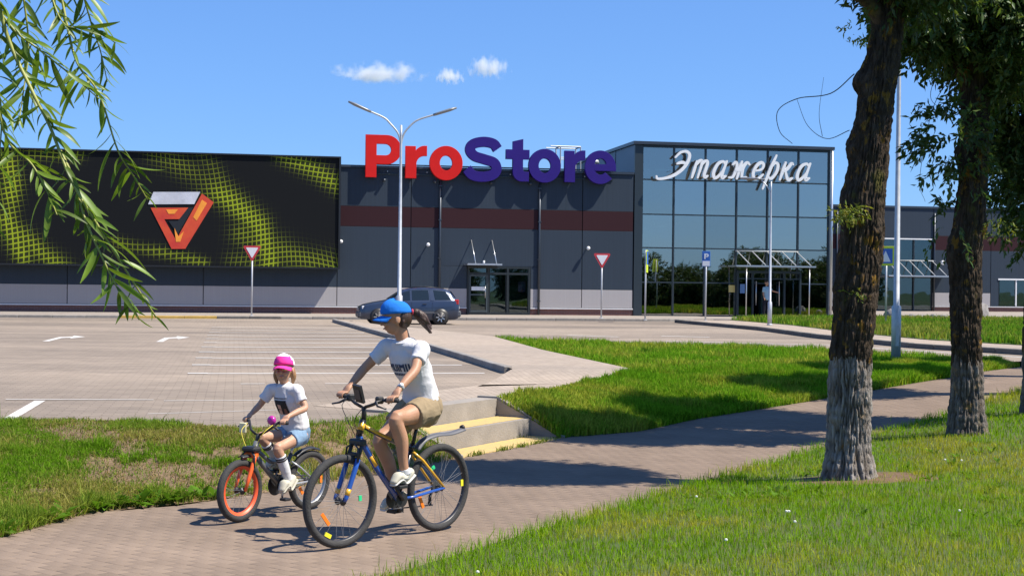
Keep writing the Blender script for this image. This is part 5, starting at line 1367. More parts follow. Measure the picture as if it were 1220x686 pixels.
mudguard(bike, [(-.15, 0, .675), (-.24, 0, .745), (-.38, 0, .775), (-.54, 0, .775), (-.70, 0, .800)], .042, mat('mudguard_grey', (.10, .10, .11), .5))
tubes(bike, 'rear_light', M_blk, [([(-.69, 0, .795), (-.71, 0, .800)], .022)])
for pts in ([(.43, .02, .80), (.2, .03, .50), (.03, .03, .33)], [(-.1, .02, .66), (-.25, .05, .56), (-.4, .07, .40)]): tubes(bike, 'cable', M_blk, [(pts, .003)], 5)
for s in (-1, 1): tubes(fk, 'brake_arm', M_blk, [([(.06, s * .075, -.14), (.05, s * .065, -.04), (.045, s * .02, -.015)], .008)], 6)

# child's bicycle
fk_ = Vector((-.564, -.826, 0)); kyaw = math.atan2(fk_.y, fk_.x)
KO = (-1.924, 12.031, 0.003)
kb = empty('bicycle', KO, kyaw, 'small grey child bicycle with orange front wheel and fork', 'bicycle')
ks = R(2)
kw, rs_ = wheel(kb, 'front_wheel', (.49, 0, .255), .255, .030, M_rimo, 20, steer=ks, rd=1.55)
kr_, rs_ = wheel(kb, 'rear_wheel', (-.34, 0, .255), .255, .030, M_rimg, 20); refl(kr_, rs_, 182, M_refo, .7, .06); refl(kr_, rs_, -35, M_refo, .7, .07)
KB = (.03, 0, .25); 
tubes(kb, 'down_tube', M_fgry, [([(.335, 0, .545), (.22, 0, .43), KB], .022)]); tubes(kb, 'top_tube', M_fgry, [([(.32, 0, .585), (.15, 0, .46), (-.09, 0, .42)], .017)])
tubes(kb, 'head_tube', M_fgry, [([(.30, 0, .64), (.348, 0, .52)], .024)]); tubes(kb, 'seat_tube', M_fgry, [([KB, (-.11, 0, .50)], .017)]); tubes(kb, 'seat_post', M_steel, [([(-.11, 0, .50), (-.14, 0, .58)], .013)])
for s in (-1, 1):
    tubes(kb, 'seat_stay', M_fsil, [([(-.095, s * .02, .44), (-.18, s * .05, .38), (-.34, s * .06, .255)], .009)], 8); tubes(kb, 'chain_stay', M_fsil, [([(.0, s * .02, .25), (-.1, s * .05, .25), (-.34, s * .06, .255)], .010)], 8)
kf = bpy.data.objects.new('fork', None); C.objects.link(kf); kf.parent = kb; kf.location = (.36, 0, .515); kf.rotation_euler = (0, 0, ks); kf.empty_display_size = .1
for s in (-1, 1): tubes(kf, 'fork_leg', M_forg, [([(0, s * .045, .03), (.03, s * .056, -.02), (.09, s * .056, -.16), (.13, s * .056, -.26)], [.017, .018, .017, .012])])
MB().box(-.03, .035, -.06, .06, -.005, .045, .012).build('fork_crown', M_forg, kf)
MB().box(-.045, .05, -.075, .075, .045, .09, .015).build('brake_caliper', M_blk, kf)
for s in (-1, 1): tubes(kf, 'brake_arm', M_blk, [([(.045, s * .07, -.08), (.04, s * .068, .02), (.03, s * .03, .055)], .009)], 6)
kh = bpy.data.objects.new('handlebar', None); C.objects.link(kh); kh.parent = kb; kh.location = (.285, 0, .70); kh.rotation_euler = (0, 0, ks); kh.empty_display_size = .1
tubes(kh, 'stem', M_blk, [([(.012, 0, -.07), (.0, 0, .0)], .018)])
tubes(kh, 'bar', M_blk, [([(-.09, -.235, .098), (-.065, -.16, .098), (-.01, -.09, .03), (.004, -.03, 0), (.004, .03, 0), (-.01, .09, .03), (-.065, .16, .098), (-.09, .235, .098)], .011)])
for s in (-1, 1):
    tubes(kh, 'grip', M_rub, [([(-.068, s * .165, .098), (-.09, s * .245, .098)], .015)])
    tubes(kh, 'brake_lever', M_blk, [([(-.05, s * .14, .085), (-.01, s * .15, .07), (.0, s * .22, .05)], .008)], 6)
    tubes(kh, 'cable', mat('cable_yellow', (.75, .60, .05), .5), [(catmull([(-.02, s * .14, .08), (.07, s * .12, .02), (.09, s * .05, -.10), (.05, s * .03, -.16)], 6), .0026)], 6)
MB().lathe([(0, -.02), (.036, -.016), (.040, 0), (.034, .016), (.020, .022), (.0, .024)], (-.05, .10, .115), 'x', 18).build('bell', mat('bell_magenta', (.45, .02, .28), .3, coat=.3), kh, True)
MB().box(-.005, .012, -.205, -.13, .0, .085, .006).build('number_plate', mat('plate_cream', (.72, .66, .40), .6), kh)
sd = MB(); sd.tube([(-.27, 0, .60), (-.22, 0, .61), (-.12, 0, .60), (-.05, 0, .595)], [(.05, .02), (.068, .028), (.04, .024), (.015, .012)], 12); sd.build('saddle', mat('saddle_yellow', (.75, .55, .03), .5), kb, True)
kc = bpy.data.objects.new('crankset', None); C.objects.link(kc); kc.parent = kb; kc.location = KB; kc.empty_display_size = .1
KPL = Vector((.035, .1, -.105)); KPR = Vector((-.035, -.1, .105))
for p in (KPL, KPR):
    s = 1 if p.y > 0 else -1
    tubes(kc, 'crank_arm', M_steel, [([(0, s * .05, 0), (p.x, s * .065, p.z)], [.013, .009])], 8); MB().box(p.x - .035, p.x + .035, s * .07, s * .14, p.z - .011, p.z + .011, .004).build('pedal', M_blk, kc)
MB().lathe([(.02, -.05), (.085, -.05), (.09, -.044), (.085, -.038), (.02, -.038)], (0, 0, 0), 'y', 26).build('chain_guard', M_blk, kc); MB().lathe([(.02, .04), (.07, .041), (.072, .046), (.02, .047)], (0, 0, 0), 'y', 24).build('chain_guard', M_blk, kc)
tubes(kb, 'chain', M_chain, [([(.03, -.044, .33), (-.34, -.044, .29)], .006), ([(.03, -.044, .17), (-.34, -.044, .22)], .006)], 6)
mudguard(kb, [(-.14, 0, .485), (-.22, 0, .525), (-.34, 0, .545), (-.45, 0, .52)], .036, M_blk); mudguard(kb, [(.33, 0, .53), (.40, 0, .545), (.49, 0, .54)], .034, M_blk)

# ------------------------------------------------------------------ people: one skinned body each, clothes over it
def ell(c, r, rot=(0, 0, 0), n=14):
    Mx = Matrix.Translation(c) @ Euler(rot).to_matrix().to_4x4() @ Matrix.Diagonal((*r, 1))
    bm = bmesh.new(); bmesh.ops.create_uvsphere(bm, u_segments=n, v_segments=max(6, n // 2 + 2), radius=1)
    bm.verts.index_update()
    out = ([Mx @ v.co for v in bm.verts], [[v.index for v in f.verts] for f in bm.faces]); bm.free(); return out
def rtube(pts, rad, n=16, side=(0, 1, 0), sub=5, ends=True):
    """closed limb with rounded ends, radii interpolated along a smooth curve"""
    pts = [np.array(p, float) for p in pts]; rad = [np.array(r if isinstance(r, (tuple, list)) else (r, r), float) for r in rad]
    c = catmull(pts, sub); rc = catmull(rad, sub); c = [np.array(p) for p in c]; rc = [np.array(r) for r in rc]
    if ends:
        d0 = c[0] - c[1]; d0 /= np.linalg.norm(d0); d1 = c[-1] - c[-2]; d1 /= np.linalg.norm(d1)
        r0, r1 = rc[0], rc[-1]
        c = [c[0] + d0 * min(r0) * .75, c[0] + d0 * min(r0) * .5] + c + [c[-1] + d1 * min(r1) * .5, c[-1] + d1 * min(r1) * .75]
        rc = [r0 * .35, r0 * .8] + rc + [r1 * .8, r1 * .35]
    b = MB(); b.tube([tuple(p) for p in c], [tuple(np.maximum(r, .001)) for r in rc], n, side=side)
    return [Vector(v) for v in b.v], b.f
def skin_mesh(name, prims, voxel, smooth, mt, parent, mats=None, factor=.5):
    b = MB()
    for vs, fs in prims: b.add(vs, fs)
    me = b.mesh('tmp'); ob = bpy.data.objects.new('tmp', me); C.objects.link(ob)
    r = ob.modifiers.new('r', 'REMESH'); r.mode = 'VOXEL'; r.voxel_size = voxel; r.adaptivity = 0
    s = ob.modifiers.new('s', 'SMOOTH'); s.factor = factor; s.iterations = smooth
    dg = bpy.context.evaluated_depsgraph_get(); m2 = bpy.data.meshes.new_from_object(ob.evaluated_get(dg)); bpy.data.objects.remove(ob)
    m2.name = name; m2.materials.clear(); m2.polygons.foreach_set('use_smooth', [True] * len(m2.polygons))
    return link(name, m2, mt, parent)
def skin_mat(name, col):
    m = mat(name, col, .5, var=.10, scale=9, bump=.08, bscale=120, spec=.4); b = m.node_tree.nodes['Principled BSDF']
    b.inputs['Subsurface Weight'].default_value = .12; b.inputs['Subsurface Radius'].default_value = (.012, .005, .003); b.inputs['Subsurface Scale'].default_value = .6
    return m
M_skin = skin_mat('skin_tan', (.42, .225, .135)); M_skink = skin_mat('skin_child', (.47, .265, .17))
def cloth(name, col, var=.06, bump=.25, bscale=26): return mat(name, col, .9, var=var, scale=7, bump=bump, bscale=bscale, spec=.15)
M_tee = cloth('white_cotton', (.62, .61, .62), .03); M_khaki = cloth('khaki_twill', (.29, .22, .135)); M_cap = cloth('cap_blue', (.02, .17, .58)); M_denim = cloth('denim', (.20, .30, .42), .25); M_sock = cloth('sock_white', (.6, .6, .6)); M_hair = mat('hair_brown', (.045, .022, .014), .5, var=.35, scale=30, stretch=(1, 1, .1), bump=.4, bscale=60)
M_hairk = mat('hair_fair', (.30, .16, .07), .55, var=.3, scale=30, bump=.4, bscale=60); M_shoe = mat('shoe_cream', (.50, .47, .37), .7, var=.08, scale=9); M_sole = mat('shoe_sole', (.52, .51, .48), .7); M_pink = cloth('cap_pink', (.78, .05, .30)); M_capw = cloth('cap_white', (.80, .76, .78)); M_eye = mat('eye_dark', (.02, .012, .01), .25); M_lip = mat('lip', (.40, .14, .11), .5); M_navy = mat('print_navy', (.03, .045, .10), .8); M_pblk = mat('print_black', (.02, .018, .02), .8); M_brow = mat('brow', (.05, .03, .02), .9)

def hand(bar_c, axis, side, r=.0085, bar_r=.0175, sp=.0205, wrist=None, sc=1.0):
    """palm, four fingers wrapped over the bar and the thumb under it"""
    A = Vector(axis).normalized(); f = Vector((1, 0, 0)); f = (f - A * f.dot(A)).normalized(); up = f.cross(A)
    if up.z < 0: up = -up
    bc = Vector(bar_c); prims = []
    def on(th, rad, off): return bc + A * off + f * (math.cos(R(th)) * rad) + up * (math.sin(R(th)) * rad)
    rr = bar_r + r * .85
    for k in range(4):
        off = (k - 1.5) * sp * sc; ln = (0.0, 14, 8, -22)[k]
        ths = [140, 112, 82, 45, 5, -38 - ln]
        prims.append(rtube([on(t, rr + (.010 if t == 140 else .004 if t == 112 else 0), off) for t in ths], [r * 1.12, r * 1.12, r, r * .98, r * .92, r * .78], 10, tuple(A), 3))
    kn = on(138, rr + .008, 0); wr = Vector(wrist)
    mid = kn.lerp(wr, .5) + up * .008
    prims.append(rtube([kn, mid, wr], [(.042 * sc, .015 * sc), (.038 * sc, .019 * sc), (.026 * sc, .020 * sc)], 14, tuple(A), 4))
    inn = -side                                  # thumb on the inner side
    prims.append(rtube([wr.lerp(kn, .35) + A * inn * .022, on(178, rr + .004, inn * .044 * sc), on(215, rr, inn * .050 * sc), on(262, rr, inn * .046 * sc)], [r * 1.5, r * 1.35, r * 1.15, r * .85], 10, tuple(A), 3))
    return prims
def head(c, yaw, pitch, s, jaw=1.0, fem=True):
    """head about c (eye level); +x of the head is where it looks"""
    Mx = Matrix.Translation(c) @ Euler((0, pitch, yaw)).to_matrix().to_4x4() @ Matrix.Scale(s, 4)
    P = lambda p: Mx @ Vector(p)
    rot = Euler((0, pitch, yaw))
    pr = []
    def e(p, r, q=(0, 0, 0)):
        v, f = ell((0, 0, 0), r, q, 18); pr.append(([Mx @ (w + Vector(p)) for w in v], f))
    e((-.012, 0, .022), (.095, .074, .092)); e((.028, 0, -.038), (.058, .056, .075)); e((.045, 0, -.078), (.034, .030 * jaw, .024)); e((.070, 0, .030), (.022, .045, .020))
    e((.078, .034, -.030), (.018, .018, .018)); e((.078, -.034, -.030), (.018, .018, .018))                       # cheeks
    pr.append(([Mx @ Vector(v) for v in rtube([(.080, 0, .006), (.094, 0, -.012), (.106, 0, -.026)], [.008, .010, .012], 10, (0, 1, 0), 3)[0]], rtube([(.080, 0, .006), (.094, 0, -.012), (.106, 0, -.026)], [.008, .010, .012], 10, (0, 1, 0), 3)[1]))
    e((.094, .009, -.031), (.008, .007, .006)); e((.094, -.009, -.031), (.008, .007, .006))
    e((.082, 0, -.053), (.012, .022, .007)); e((.080, 0, -.063), (.012, .019, .008))
    for s_ in (-1, 1): e((-.008, s_ * .075, -.012), (.020, .009, .030), (0, -.2, s_ * .3))
    return pr, P, Mx
def face(P, Mx, parent):
    for s_ in (-1, 1):
        v, f = ell((0, 0, 0), (.007, .013, .0065), n=12); MB().add([Mx @ (w + Vector((.082, s_ * .031, .003))) for w in v], f).build('eye', M_eye, parent, True)
        b = rtube([(.088, s_ * .015, .019), (.090, s_ * .030, .023), (.080, s_ * .046, .018)], [.003, .0035, .002], 6, (0, 0, 1), 3); MB().add([Mx @ w for w in b[0]], b[1]).build('eyebrow', M_brow, parent, True)
    b = rtube([(.088, -.020, -.057), (.0955, 0, -.0575), (.088, .020, -.057)], [.002, .0052, .002], 8, (0, 0, 1), 4); MB().add([Mx @ w for w in b[0]], b[1]).build('mouth', M_lip, parent, True)
def cap_obj(Mx, parent, mcrown, mbrim, mfront=None):
    n, k = 28, 10; V = []; F = []
    cx, cz, rx, ry, rz = -.010, .028, .108, .088, .098
    for j in range(k + 1):
        a = R(2) + (R(90) - R(2)) * j / k
        for i in range(n):
            t = 2 * math.pi * i / n; bulge = 1 + .03 * math.cos(t)
            V.append(Mx @ Vector((cx + rx * bulge * math.cos(t) * math.cos(a) ** .82, ry * math.sin(t) * math.cos(a) ** .82, cz + .012 * math.cos(t) + rz * math.sin(a) ** .92)))
    for j in range(k):
        for i in range(n): F.append((j * n + i, j * n + (i + 1) % n, (j + 1) * n + (i + 1) % n, (j + 1) * n + i))
    b0 = [Mx @ Vector((cx + rx * .93 * math.cos(2 * math.pi * i / n), ry * .93 * math.sin(2 * math.pi * i / n), cz + .002 + .012 * math.cos(2 * math.pi * i / n))) for i in range(n)]
    o0 = len(V); V += b0
    for i in range(n): F.append((i, o0 + i, o0 + (i + 1) % n, (i + 1) % n))
    cp = MB().add(V, F); cpo = cp.build('cap', mcrown, parent, True)
    if mfront:
        cpo.data.materials.append(mfront)
        for p in cpo.data.polygons:
            q = Mx.inverted() @ Vector(p.center)
            if q.x > .022 and q.z < .112: p.material_index = 1
    V = []; F = []; m_ = 14
    for i in range(m_ + 1):
        t = R(-68) + R(136) * i / m_
        for q in range(5):
            u = q / 4; ext = .064 * u * (math.cos(t) ** .55 if math.cos(t) > 0 else 0)
            x = cx + (rx * .99) * math.cos(t) + ext; y = (ry * .99) * math.sin(t); z = cz + .010 * math.cos(t) - .004 - .018 * u - .034 * (y / ry) ** 2 * (.45 + u * .4)
            V.append(Mx @ Vector((x, y, z)))
    for i in range(m_):
        for q in range(4): F.append((i * 5 + q, i * 5 + q + 1, (i + 1) * 5 + q + 1, (i + 1) * 5 + q))
    br = MB().add(V, F).build('cap_brim', mbrim, cpo, True); so = br.modifiers.new('t', 'SOLIDIFY'); so.thickness = .005
    v, f = ell((cx, 0, cz + rz + .001), (.009, .009, .005), n=10); MB().add([Mx @ w for w in v], f).build('cap_button', mbrim, cpo, True)
    return cpo
def shoe(ank, toe, m, parent, w=.044, h=.07, sole=M_sole):
    ank = Vector(ank); toe = Vector(toe); d = (toe - ank); dx = Vector((d.x, d.y, 0)).normalized(); fwd_ = d.normalized()
    L_ = d.length; up = Vector((0, 1, 0)).cross(fwd_); up = up if up.z > 0 else -up
    heel = ank - fwd_ * .052 - up * .055; tp = toe
    pr = [rtube([heel + up * .028, heel + fwd_ * .10 + up * .034, tp - fwd_ * .07 + up * .026, tp + up * .014], [(w * .82, .036), (w * .92, .042), (w * 1.08, .032), (w * .82, .020)], 16, (0, 1, 0), 5), rtube([heel + fwd_ * .05 + up * .04, ank + up * .01], [(w * .80, .046), (w * .74, .046)], 14, (0, 1, 0), 4)]
    s_ = skin_mesh('shoe', pr, .006, 4, m, parent)
    so = rtube([heel - up * .008 - fwd_ * .01, heel + fwd_ * .10 - up * .006, tp - fwd_ * .07 - up * .006, tp + fwd_ * .012 - up * .002], [(w * .9, .013), (w * .95, .011), (w * 1.15, .011), (w * .85, .011)], 16, (0, 1, 0), 5)
    skin_mesh('sole', [so], .005, 2, sole, s_)
    for k in range(4):
        q = heel + fwd_ * (.115 + .022 * k) + up * (.074 - .007 * k)
        MB().tube([q - Vector((0, .022, 0)), q + Vector((0, .022, 0))], .0035, 5, side=(0, 0, 1)).build('lace', M_sole, s_)
    return s_

# ---- the woman
wm = empty('person', WO, wyaw, 'woman in blue cap white tee and khaki shorts riding the mountain bicycle', 'person')
hipL, hipR = (-.215, .085, .985), (-.215, -.085, .985); knL, knR = (.185, .125, .925), (.115, -.115, .735); anL, anR = (.075, .125, .515), (-.105, -.135, .290); toL, toR = (.205, .135, .443), (.035, -.145, .205)
shL, shR = (-.035, .168, 1.455), (.01, -.168, 1.455)
hc, hs = math.cos(steer), math.sin(steer)
def hbp(x, y, z): return (.398 + x * hc - y * hs, x * hs + y * hc, 1.03 + z)
gL, gR = hbp(-.029, .290, .063), hbp(-.029, -.290, .063)
ax = Vector(hbp(-.034, .345, .066)) - Vector(hbp(-.024, .225, .060)); axR = Vector(hbp(-.034, -.345, .066)) - Vector(hbp(-.024, -.225, .060))
wrL, wrR = (gL[0] - .075, gL[1] - .01, gL[2] + .075), (gR[0] - .075, gR[1] + .01, gR[2] + .075)
elL, elR = (.125, .262, 1.30), (.13, -.275, 1.295)
hd, P_, Mh = head((.050, -.018, 1.690), R(-43), R(11), 1.12)
body = [rtube([(-.24, 0, .95), (-.235, 0, 1.02), (-.195, 0, 1.15), (-.125, 0, 1.30), (-.055, 0, 1.42), (-.025, 0, 1.475)], [(.135, .105), (.155, .115), (.118, .092), (.128, .098), (.130, .080), (.075, .058)], 24),
        rtube([(-.03, 0, 1.46), (-.012, 0, 1.53), (.02, -.01, 1.62)], [(.062, .058), (.054, .055), (.054, .058)], 16)]
for sh, el_, wr in ((shL, elL, wrL), (shR, elR, wrR)):
    body.append(rtube([(sh[0] - .04, sh[1] * .5, sh[2] - .03), (sh[0] - .008, sh[1], sh[2] - .008), tuple((np.array(sh) * .5 + np.array(el_) * .5)), el_, tuple(np.array(el_) * .55 + np.array(wr) * .45), wr], [.034, .046, .042, .037, .036, .0245], 16))
for hp, kn, an, to in ((hipL, knL, anL, toL), (hipR, knR, anR, toR)):
    hp_, kn_, an_ = map(np.array, (hp, kn, an))
    d = kn_ - hp_; calf = kn_ * .62 + an_ * .38 + np.array([-.022, 0, 0])
    body.append(rtube([tuple(hp_), tuple(hp_ + d * .35), tuple(hp_ + d * .75), tuple(kn_), tuple(calf), tuple(kn_ * .25 + an_ * .75), tuple(an_ - np.array([0, 0, .02]))], [.098, .088, .066, .056, .054, .038, .036], 20))
body += hand(gL, ax, 1, wrist=wrL) + hand(gR, axR, -1, wrist=wrR) + hd
skin_mesh('body', body, .0055, 3, M_skin, wm)
face(P_, Mh, wm)
tee = [rtube([(-.215, 0, 1.055), (-.205, 0, 1.12), (-.160, 0, 1.22), (-.115, 0, 1.31), (-.055, 0, 1.42), (-.028, 0, 1.474)], [(.160, .122), (.150, .118), (.142, .116), (.155, .128), (.166, .118), (.108, .088)], 28),
       rtube([(-.066, .045, 1.335), (-.03, .07, 1.33)], [.062, .056], 14), rtube([(-.066, -.045, 1.335), (-.03, -.07, 1.33)], [.062, .056], 14)]
for sh, el_, s_ in ((shL, elL, 1), (shR, elR, -1)):
    sh_, el2 = np.array(sh), np.array(el_)
    tee.append(rtube([(-.03, s_ * .07, 1.45), tuple(sh_ + np.array([-.005, 0, .0])), tuple(sh_ * .7 + el2 * .3), tuple(sh_ * .42 + el2 * .58)], [.066, .066, .058, .056], 20, ends=False))
tee_o = skin_mesh('t_shirt', tee, .0065, 5, M_tee, wm)
# creases in the cloth
def crumple(o, amp, fr, sd_, stretch=(1, 1, 1)):
    n = len(o.data.vertices); co = np.empty(n * 3, np.float32); o.data.vertices.foreach_get('co', co); co = co.reshape(-1, 3); no = np.empty(n * 3, np.float32); o.data.vertices.foreach_get('normal', no); no = no.reshape(-1, 3)
    q = co * np.array(stretch) * fr + 30
    d = (1 - np.abs(2 * vnoise(q, sd_) - 1)) ** 2 * .7 + (1 - np.abs(2 * vnoise(q * 2.1, sd_ + 1) - 1)) ** 2 * .3 - .35
    o.data.vertices.foreach_set('co', (co + no * (amp * d)[:, None]).ravel().astype(np.float32)); o.data.update()
crumple(tee_o, .017, 7, 3, (1.2, 1.2, .9))
sh_ = [rtube([(-.235, 0, .93), (-.238, 0, 1.0), (-.215, 0, 1.085)], [(.150, .128), (.172, .132), (.142, .115)], 26)]
for hp, kn in ((hipL, knL), (hipR, knR)):
    hp_, kn_ = np.array(hp), np.array(kn); d = kn_ - hp_
    sh_.append(rtube([tuple(hp_ + np.array([-.01, 0, 0])), tuple(hp_ + d * .25 - np.array([0, 0, .006])), tuple(hp_ + d * .50 - np.array([0, 0, .012]))], [.112, .110, .104], 22, ends=False))
sho = skin_mesh('shorts', sh_, .0065, 5, M_khaki, wm); crumple(sho, .012, 10, 9)
skin_mesh('waistband', [rtube([(-.222, 0, 1.058), (-.214, 0, 1.085)], [(.153, .122), (.149, .119)], 24, ends=False)], .006, 2, M_khaki, sho)
shoe(anL, toL, M_shoe, wm); shoe(anR, toR, M_shoe, wm)
for an, kn in ((anL, knL), (anR, knR)):
    a, k_ = np.array(an), np.array(kn); u = (k_ - a) / np.linalg.norm(k_ - a); skin_mesh('sock', [rtube([tuple(a - u * .01), tuple(a + u * .035)], [.043, .041], 16, ends=False)], .005, 2, M_sock, wm)
wa = Vector(wrL); wd = (Vector(elL) - wa).normalized(); wc = MB().tube([wa + wd * .015, wa + wd * .040], .0285, 18, side=(1, 0, 0)).build('watch', mat('watch_strap', (.50, .50, .50), .4, metal=.5), wm, True)
wp_ = wa + wd * .028 + Vector((.010, .020, .022)); v, f = ell(wp_, (.016, .010, .016), (0.6, .3, 0)); MB().add(v, f).build('watch_face', mat('watch_dial', (.75, .75, .75), .2), wc, True)
cap_obj(Mh, wm, M_cap, M_cap)
hair = [([Mh @ w for w in ell((-.046, 0, -.004), (.066, .076, .080), n=20)[0]], ell((0, 0, 0), (1, 1, 1), n=20)[1])]
hs_ = skin_mesh('hair', hair + [rtube([tuple(Mh @ Vector((-.045, s_ * .070, -.03))), tuple(Mh @ Vector((-.030, s_ * .068, -.065)))], [.012, .008], 8) for s_ in (-1, 1)], .006, 3, M_hair, wm)
tb = Mh @ Vector((-.112, 0, .018))
pony = []
for i in range(13):
    a = i * 2.4; rr_ = .016 * math.sqrt(i / 13); o_ = Vector((0, math.cos(a) * rr_, math.sin(a) * rr_))
    e1 = Mh.to_3x3() @ Vector((-.030, .0, -.010)); e2 = Mh.to_3x3() @ Vector((-.070, random.uniform(-.025, .025), -.060)); e3 = Mh.to_3x3() @ Vector((-.098 - random.uniform(0, .025), random.uniform(-.03, .03), -.135 + random.uniform(-.03, .02)))
    pony.append(rtube([tuple(tb + o_ * .5), tuple(tb + e1 + o_), tuple(tb + e2 + o_ * 1.9), tuple(tb + e3 + o_ * 1.5)], [.016, .022, .021, .006], 8, (0, 0, 1), 4))
skin_mesh('ponytail', pony, .0045, 2, M_hair, hs_)
MB().lathe([(.012, -.01), (.024, -.008), (.026, 0), (.024, .008), (.012, .01)], (0, 0, 0), 'x', 14).build('hair_tie', mat('hair_tie_red', (.55, .04, .08), .8), hs_, True).matrix_local = Matrix.Translation(tb + Mh.to_3x3() @ Vector((-.008, 0, 0))) @ Euler((0, 0, R(-44))).to_matrix().to_4x4()

# ribbed collar and hems
def hem(parent, c, axis, ru, rw, r, m, name, side=(0, 1, 0)):
    A_ = Vector(axis).normalized(); u_ = Vector(side) - A_ * Vector(side).dot(A_); u_.normalize(); w_ = A_.cross(u_); c = Vector(c)
    return MB().tube([c + u_ * (math.cos(2 * math.pi * i / 30) * ru) + w_ * (math.sin(2 * math.pi * i / 30) * rw) for i in range(30)], r, 7, side=tuple(A_), closed=True).build(name, m, parent, True)
hem(tee_o, (-.008, 0, 1.508), (.25, 0, 1), .070, .066, .008, M_tee, 'collar')
M_seam = cloth('seam_khaki', (.22, .165, .10)); M_accent = mat('shoe_grey_accent', (.22, .24, .23), .7)
MB().tube([(-.31, .118, 1.03), (-.25, .155, .99), (-.19, .162, .955)], .0035, 5).build('pocket_seam', M_seam, sho, True)
for i_, sx in enumerate(x for x in wm.children if x.name.startswith('shoe')):
    an_, to_ = ((anL, toL), (anR, toR))[i_]; f_ = (Vector(to_) - Vector(an_)).normalized(); u_ = Vector((0, 1, 0)).cross(f_); u_ = u_ if u_.z > 0 else -u_; h_0 = Vector(an_) - f_ * .052 - u_ * .055
    MB().tube([h_0 + f_ * .03 + u_ * .045 + Vector((0, .0415, 0)), h_0 + f_ * .08 + u_ * .025 + Vector((0, .0435, 0)), h_0 + f_ * .12 + u_ * .05 + Vector((0, .041, 0))], .006, 6).build('side_stripe', M_accent, sx, True)

# prints on the shirts, laid on the cloth
def print_on(o, name, polys, org, right, up, m, parent, lift=.0035):
    me = o.data; bv = BVHTree.FromPolygons([v.co[:] for v in me.vertices], [p.vertices[:] for p in me.polygons])
    right = Vector(right).normalized(); up = Vector(up); up = (up - right * up.dot(right)).normalized(); nrm = right.cross(up); org = Vector(org); b = MB()
    for poly in polys:
        (x0, y0), (x1, y1), (x2, y2), (x3, y3) = poly; nx = max(1, int(max(abs(x1 - x0), abs(x2 - x3)) / .012)); ny = max(1, int(max(abs(y3 - y0), abs(y2 - y1)) / .012)); G_ = []
        for j in range(ny + 1):
            for i in range(nx + 1):
                s_, t = i / nx, j / ny; x = (x0 * (1 - s_) + x1 * s_) * (1 - t) + (x3 * (1 - s_) + x2 * s_) * t; y = (y0 * (1 - s_) + y1 * s_) * (1 - t) + (y3 * (1 - s_) + y2 * s_) * t
                p = org + right * x + up * y + nrm * .4; hit = bv.ray_cast(p, -nrm, .7)
                q = hit[0] + nrm * lift if hit[0] is not None else p - nrm * .4
                G_.append(q)
        b.add(G_, [(j * (nx + 1) + i, j * (nx + 1) + i + 1, (j + 1) * (nx + 1) + i + 1, (j + 1) * (nx + 1) + i) for j in range(ny) for i in range(nx)])
    return b.build(name, m, parent, True)
bars = []
def rect(x, y, w, h, sk=0): bars.append([(x, y), (x + w, y), (x + w + sk, y + h), (x + sk, y + h)])
x = -.105
for kind in 'MUIMII':
    wd_ = {'M': .046, 'U': .036, 'I': .014}[kind]; H_ = .062
    if kind == 'M': rect(x, 0, .011, H_); rect(x + .035, 0, .011, H_); rect(x + .011, H_ - .03, .013, .024, .0); rect(x + .023, H_ - .03, .012, .024)
    elif kind == 'U': rect(x, 0, .011, H_); rect(x + .025, 0, .011, H_); rect(x + .011, 0, .014, .012)
    else: rect(x, 0, .013, H_)
    x += wd_ + .007
for k in range(9): rect(-.075 + k * .018, -.035, .012, .020)
print_on(tee_o, 'shirt_lettering', bars, (-.02, 0, 1.285), (0, 1, 0), (.18, 0, 1), M_navy, tee_o)

# ---- the child
kd = empty('person', KO, kyaw, 'child in pink cap and white tee riding the small bicycle', 'person')
khL, khR = (-.165, .062, .66), (-.165, -.062, .66); kkL, kkR = (.145, .085, .572), (.165, -.085, .655); kaL, kaR = (.02, .095, .295), (-.045, -.10, .455); ktL, ktR = (.105, .105, .215), (.055, -.105, .388)
ksL, ksR = (-.05, .122, 1.045), (.005, -.122, 1.045)
c2_, s2_ = math.cos(ks), math.sin(ks)
def khp(x, y, z): return (.285 + x * c2_ - y * s2_, x * s2_ + y * c2_, .70 + z)
gl, gr = khp(-.079, .205, .098), khp(-.079, -.205, .098)
axk = Vector(khp(-.09, .245, .098)) - Vector(khp(-.068, .165, .098)); axkR = Vector(khp(-.09, -.245, .098)) - Vector(khp(-.068, -.165, .098))
kwL, kwR = (gl[0] - .058, gl[1] + .0, gl[2] + .05), (gr[0] - .058, gr[1] - .0, gr[2] + .05)
keL, keR = (-.055, .205, .905), (.055, -.215, .91)
hd, P_, Mk = head((-.012, 0, 1.222), R(30), R(-2), 1.0, .95)
kbody = [rtube([(-.185, 0, .64), (-.18, 0, .70), (-.125, 0, .85), (-.06, 0, .98), (-.03, 0, 1.06)], [(.10, .085), (.108, .09), (.092, .075), (.102, .078), (.062, .05)], 22), rtube([(-.035, 0, 1.05), (-.022, 0, 1.09), (-.012, 0, 1.15)], [(.042, .042), (.037, .038), (.038, .04)], 14)]
for sh, el_, wr in ((ksL, keL, kwL), (ksR, keR, kwR)):
    kbody.append(rtube([(sh[0] - .03, sh[1] * .5, sh[2] - .02), (sh[0] - .006, sh[1], sh[2] - .006), tuple((np.array(sh) * .5 + np.array(el_) * .5)), el_, tuple(np.array(el_) * .55 + np.array(wr) * .45), wr], [.026, .033, .031, .028, .027, .019], 14))
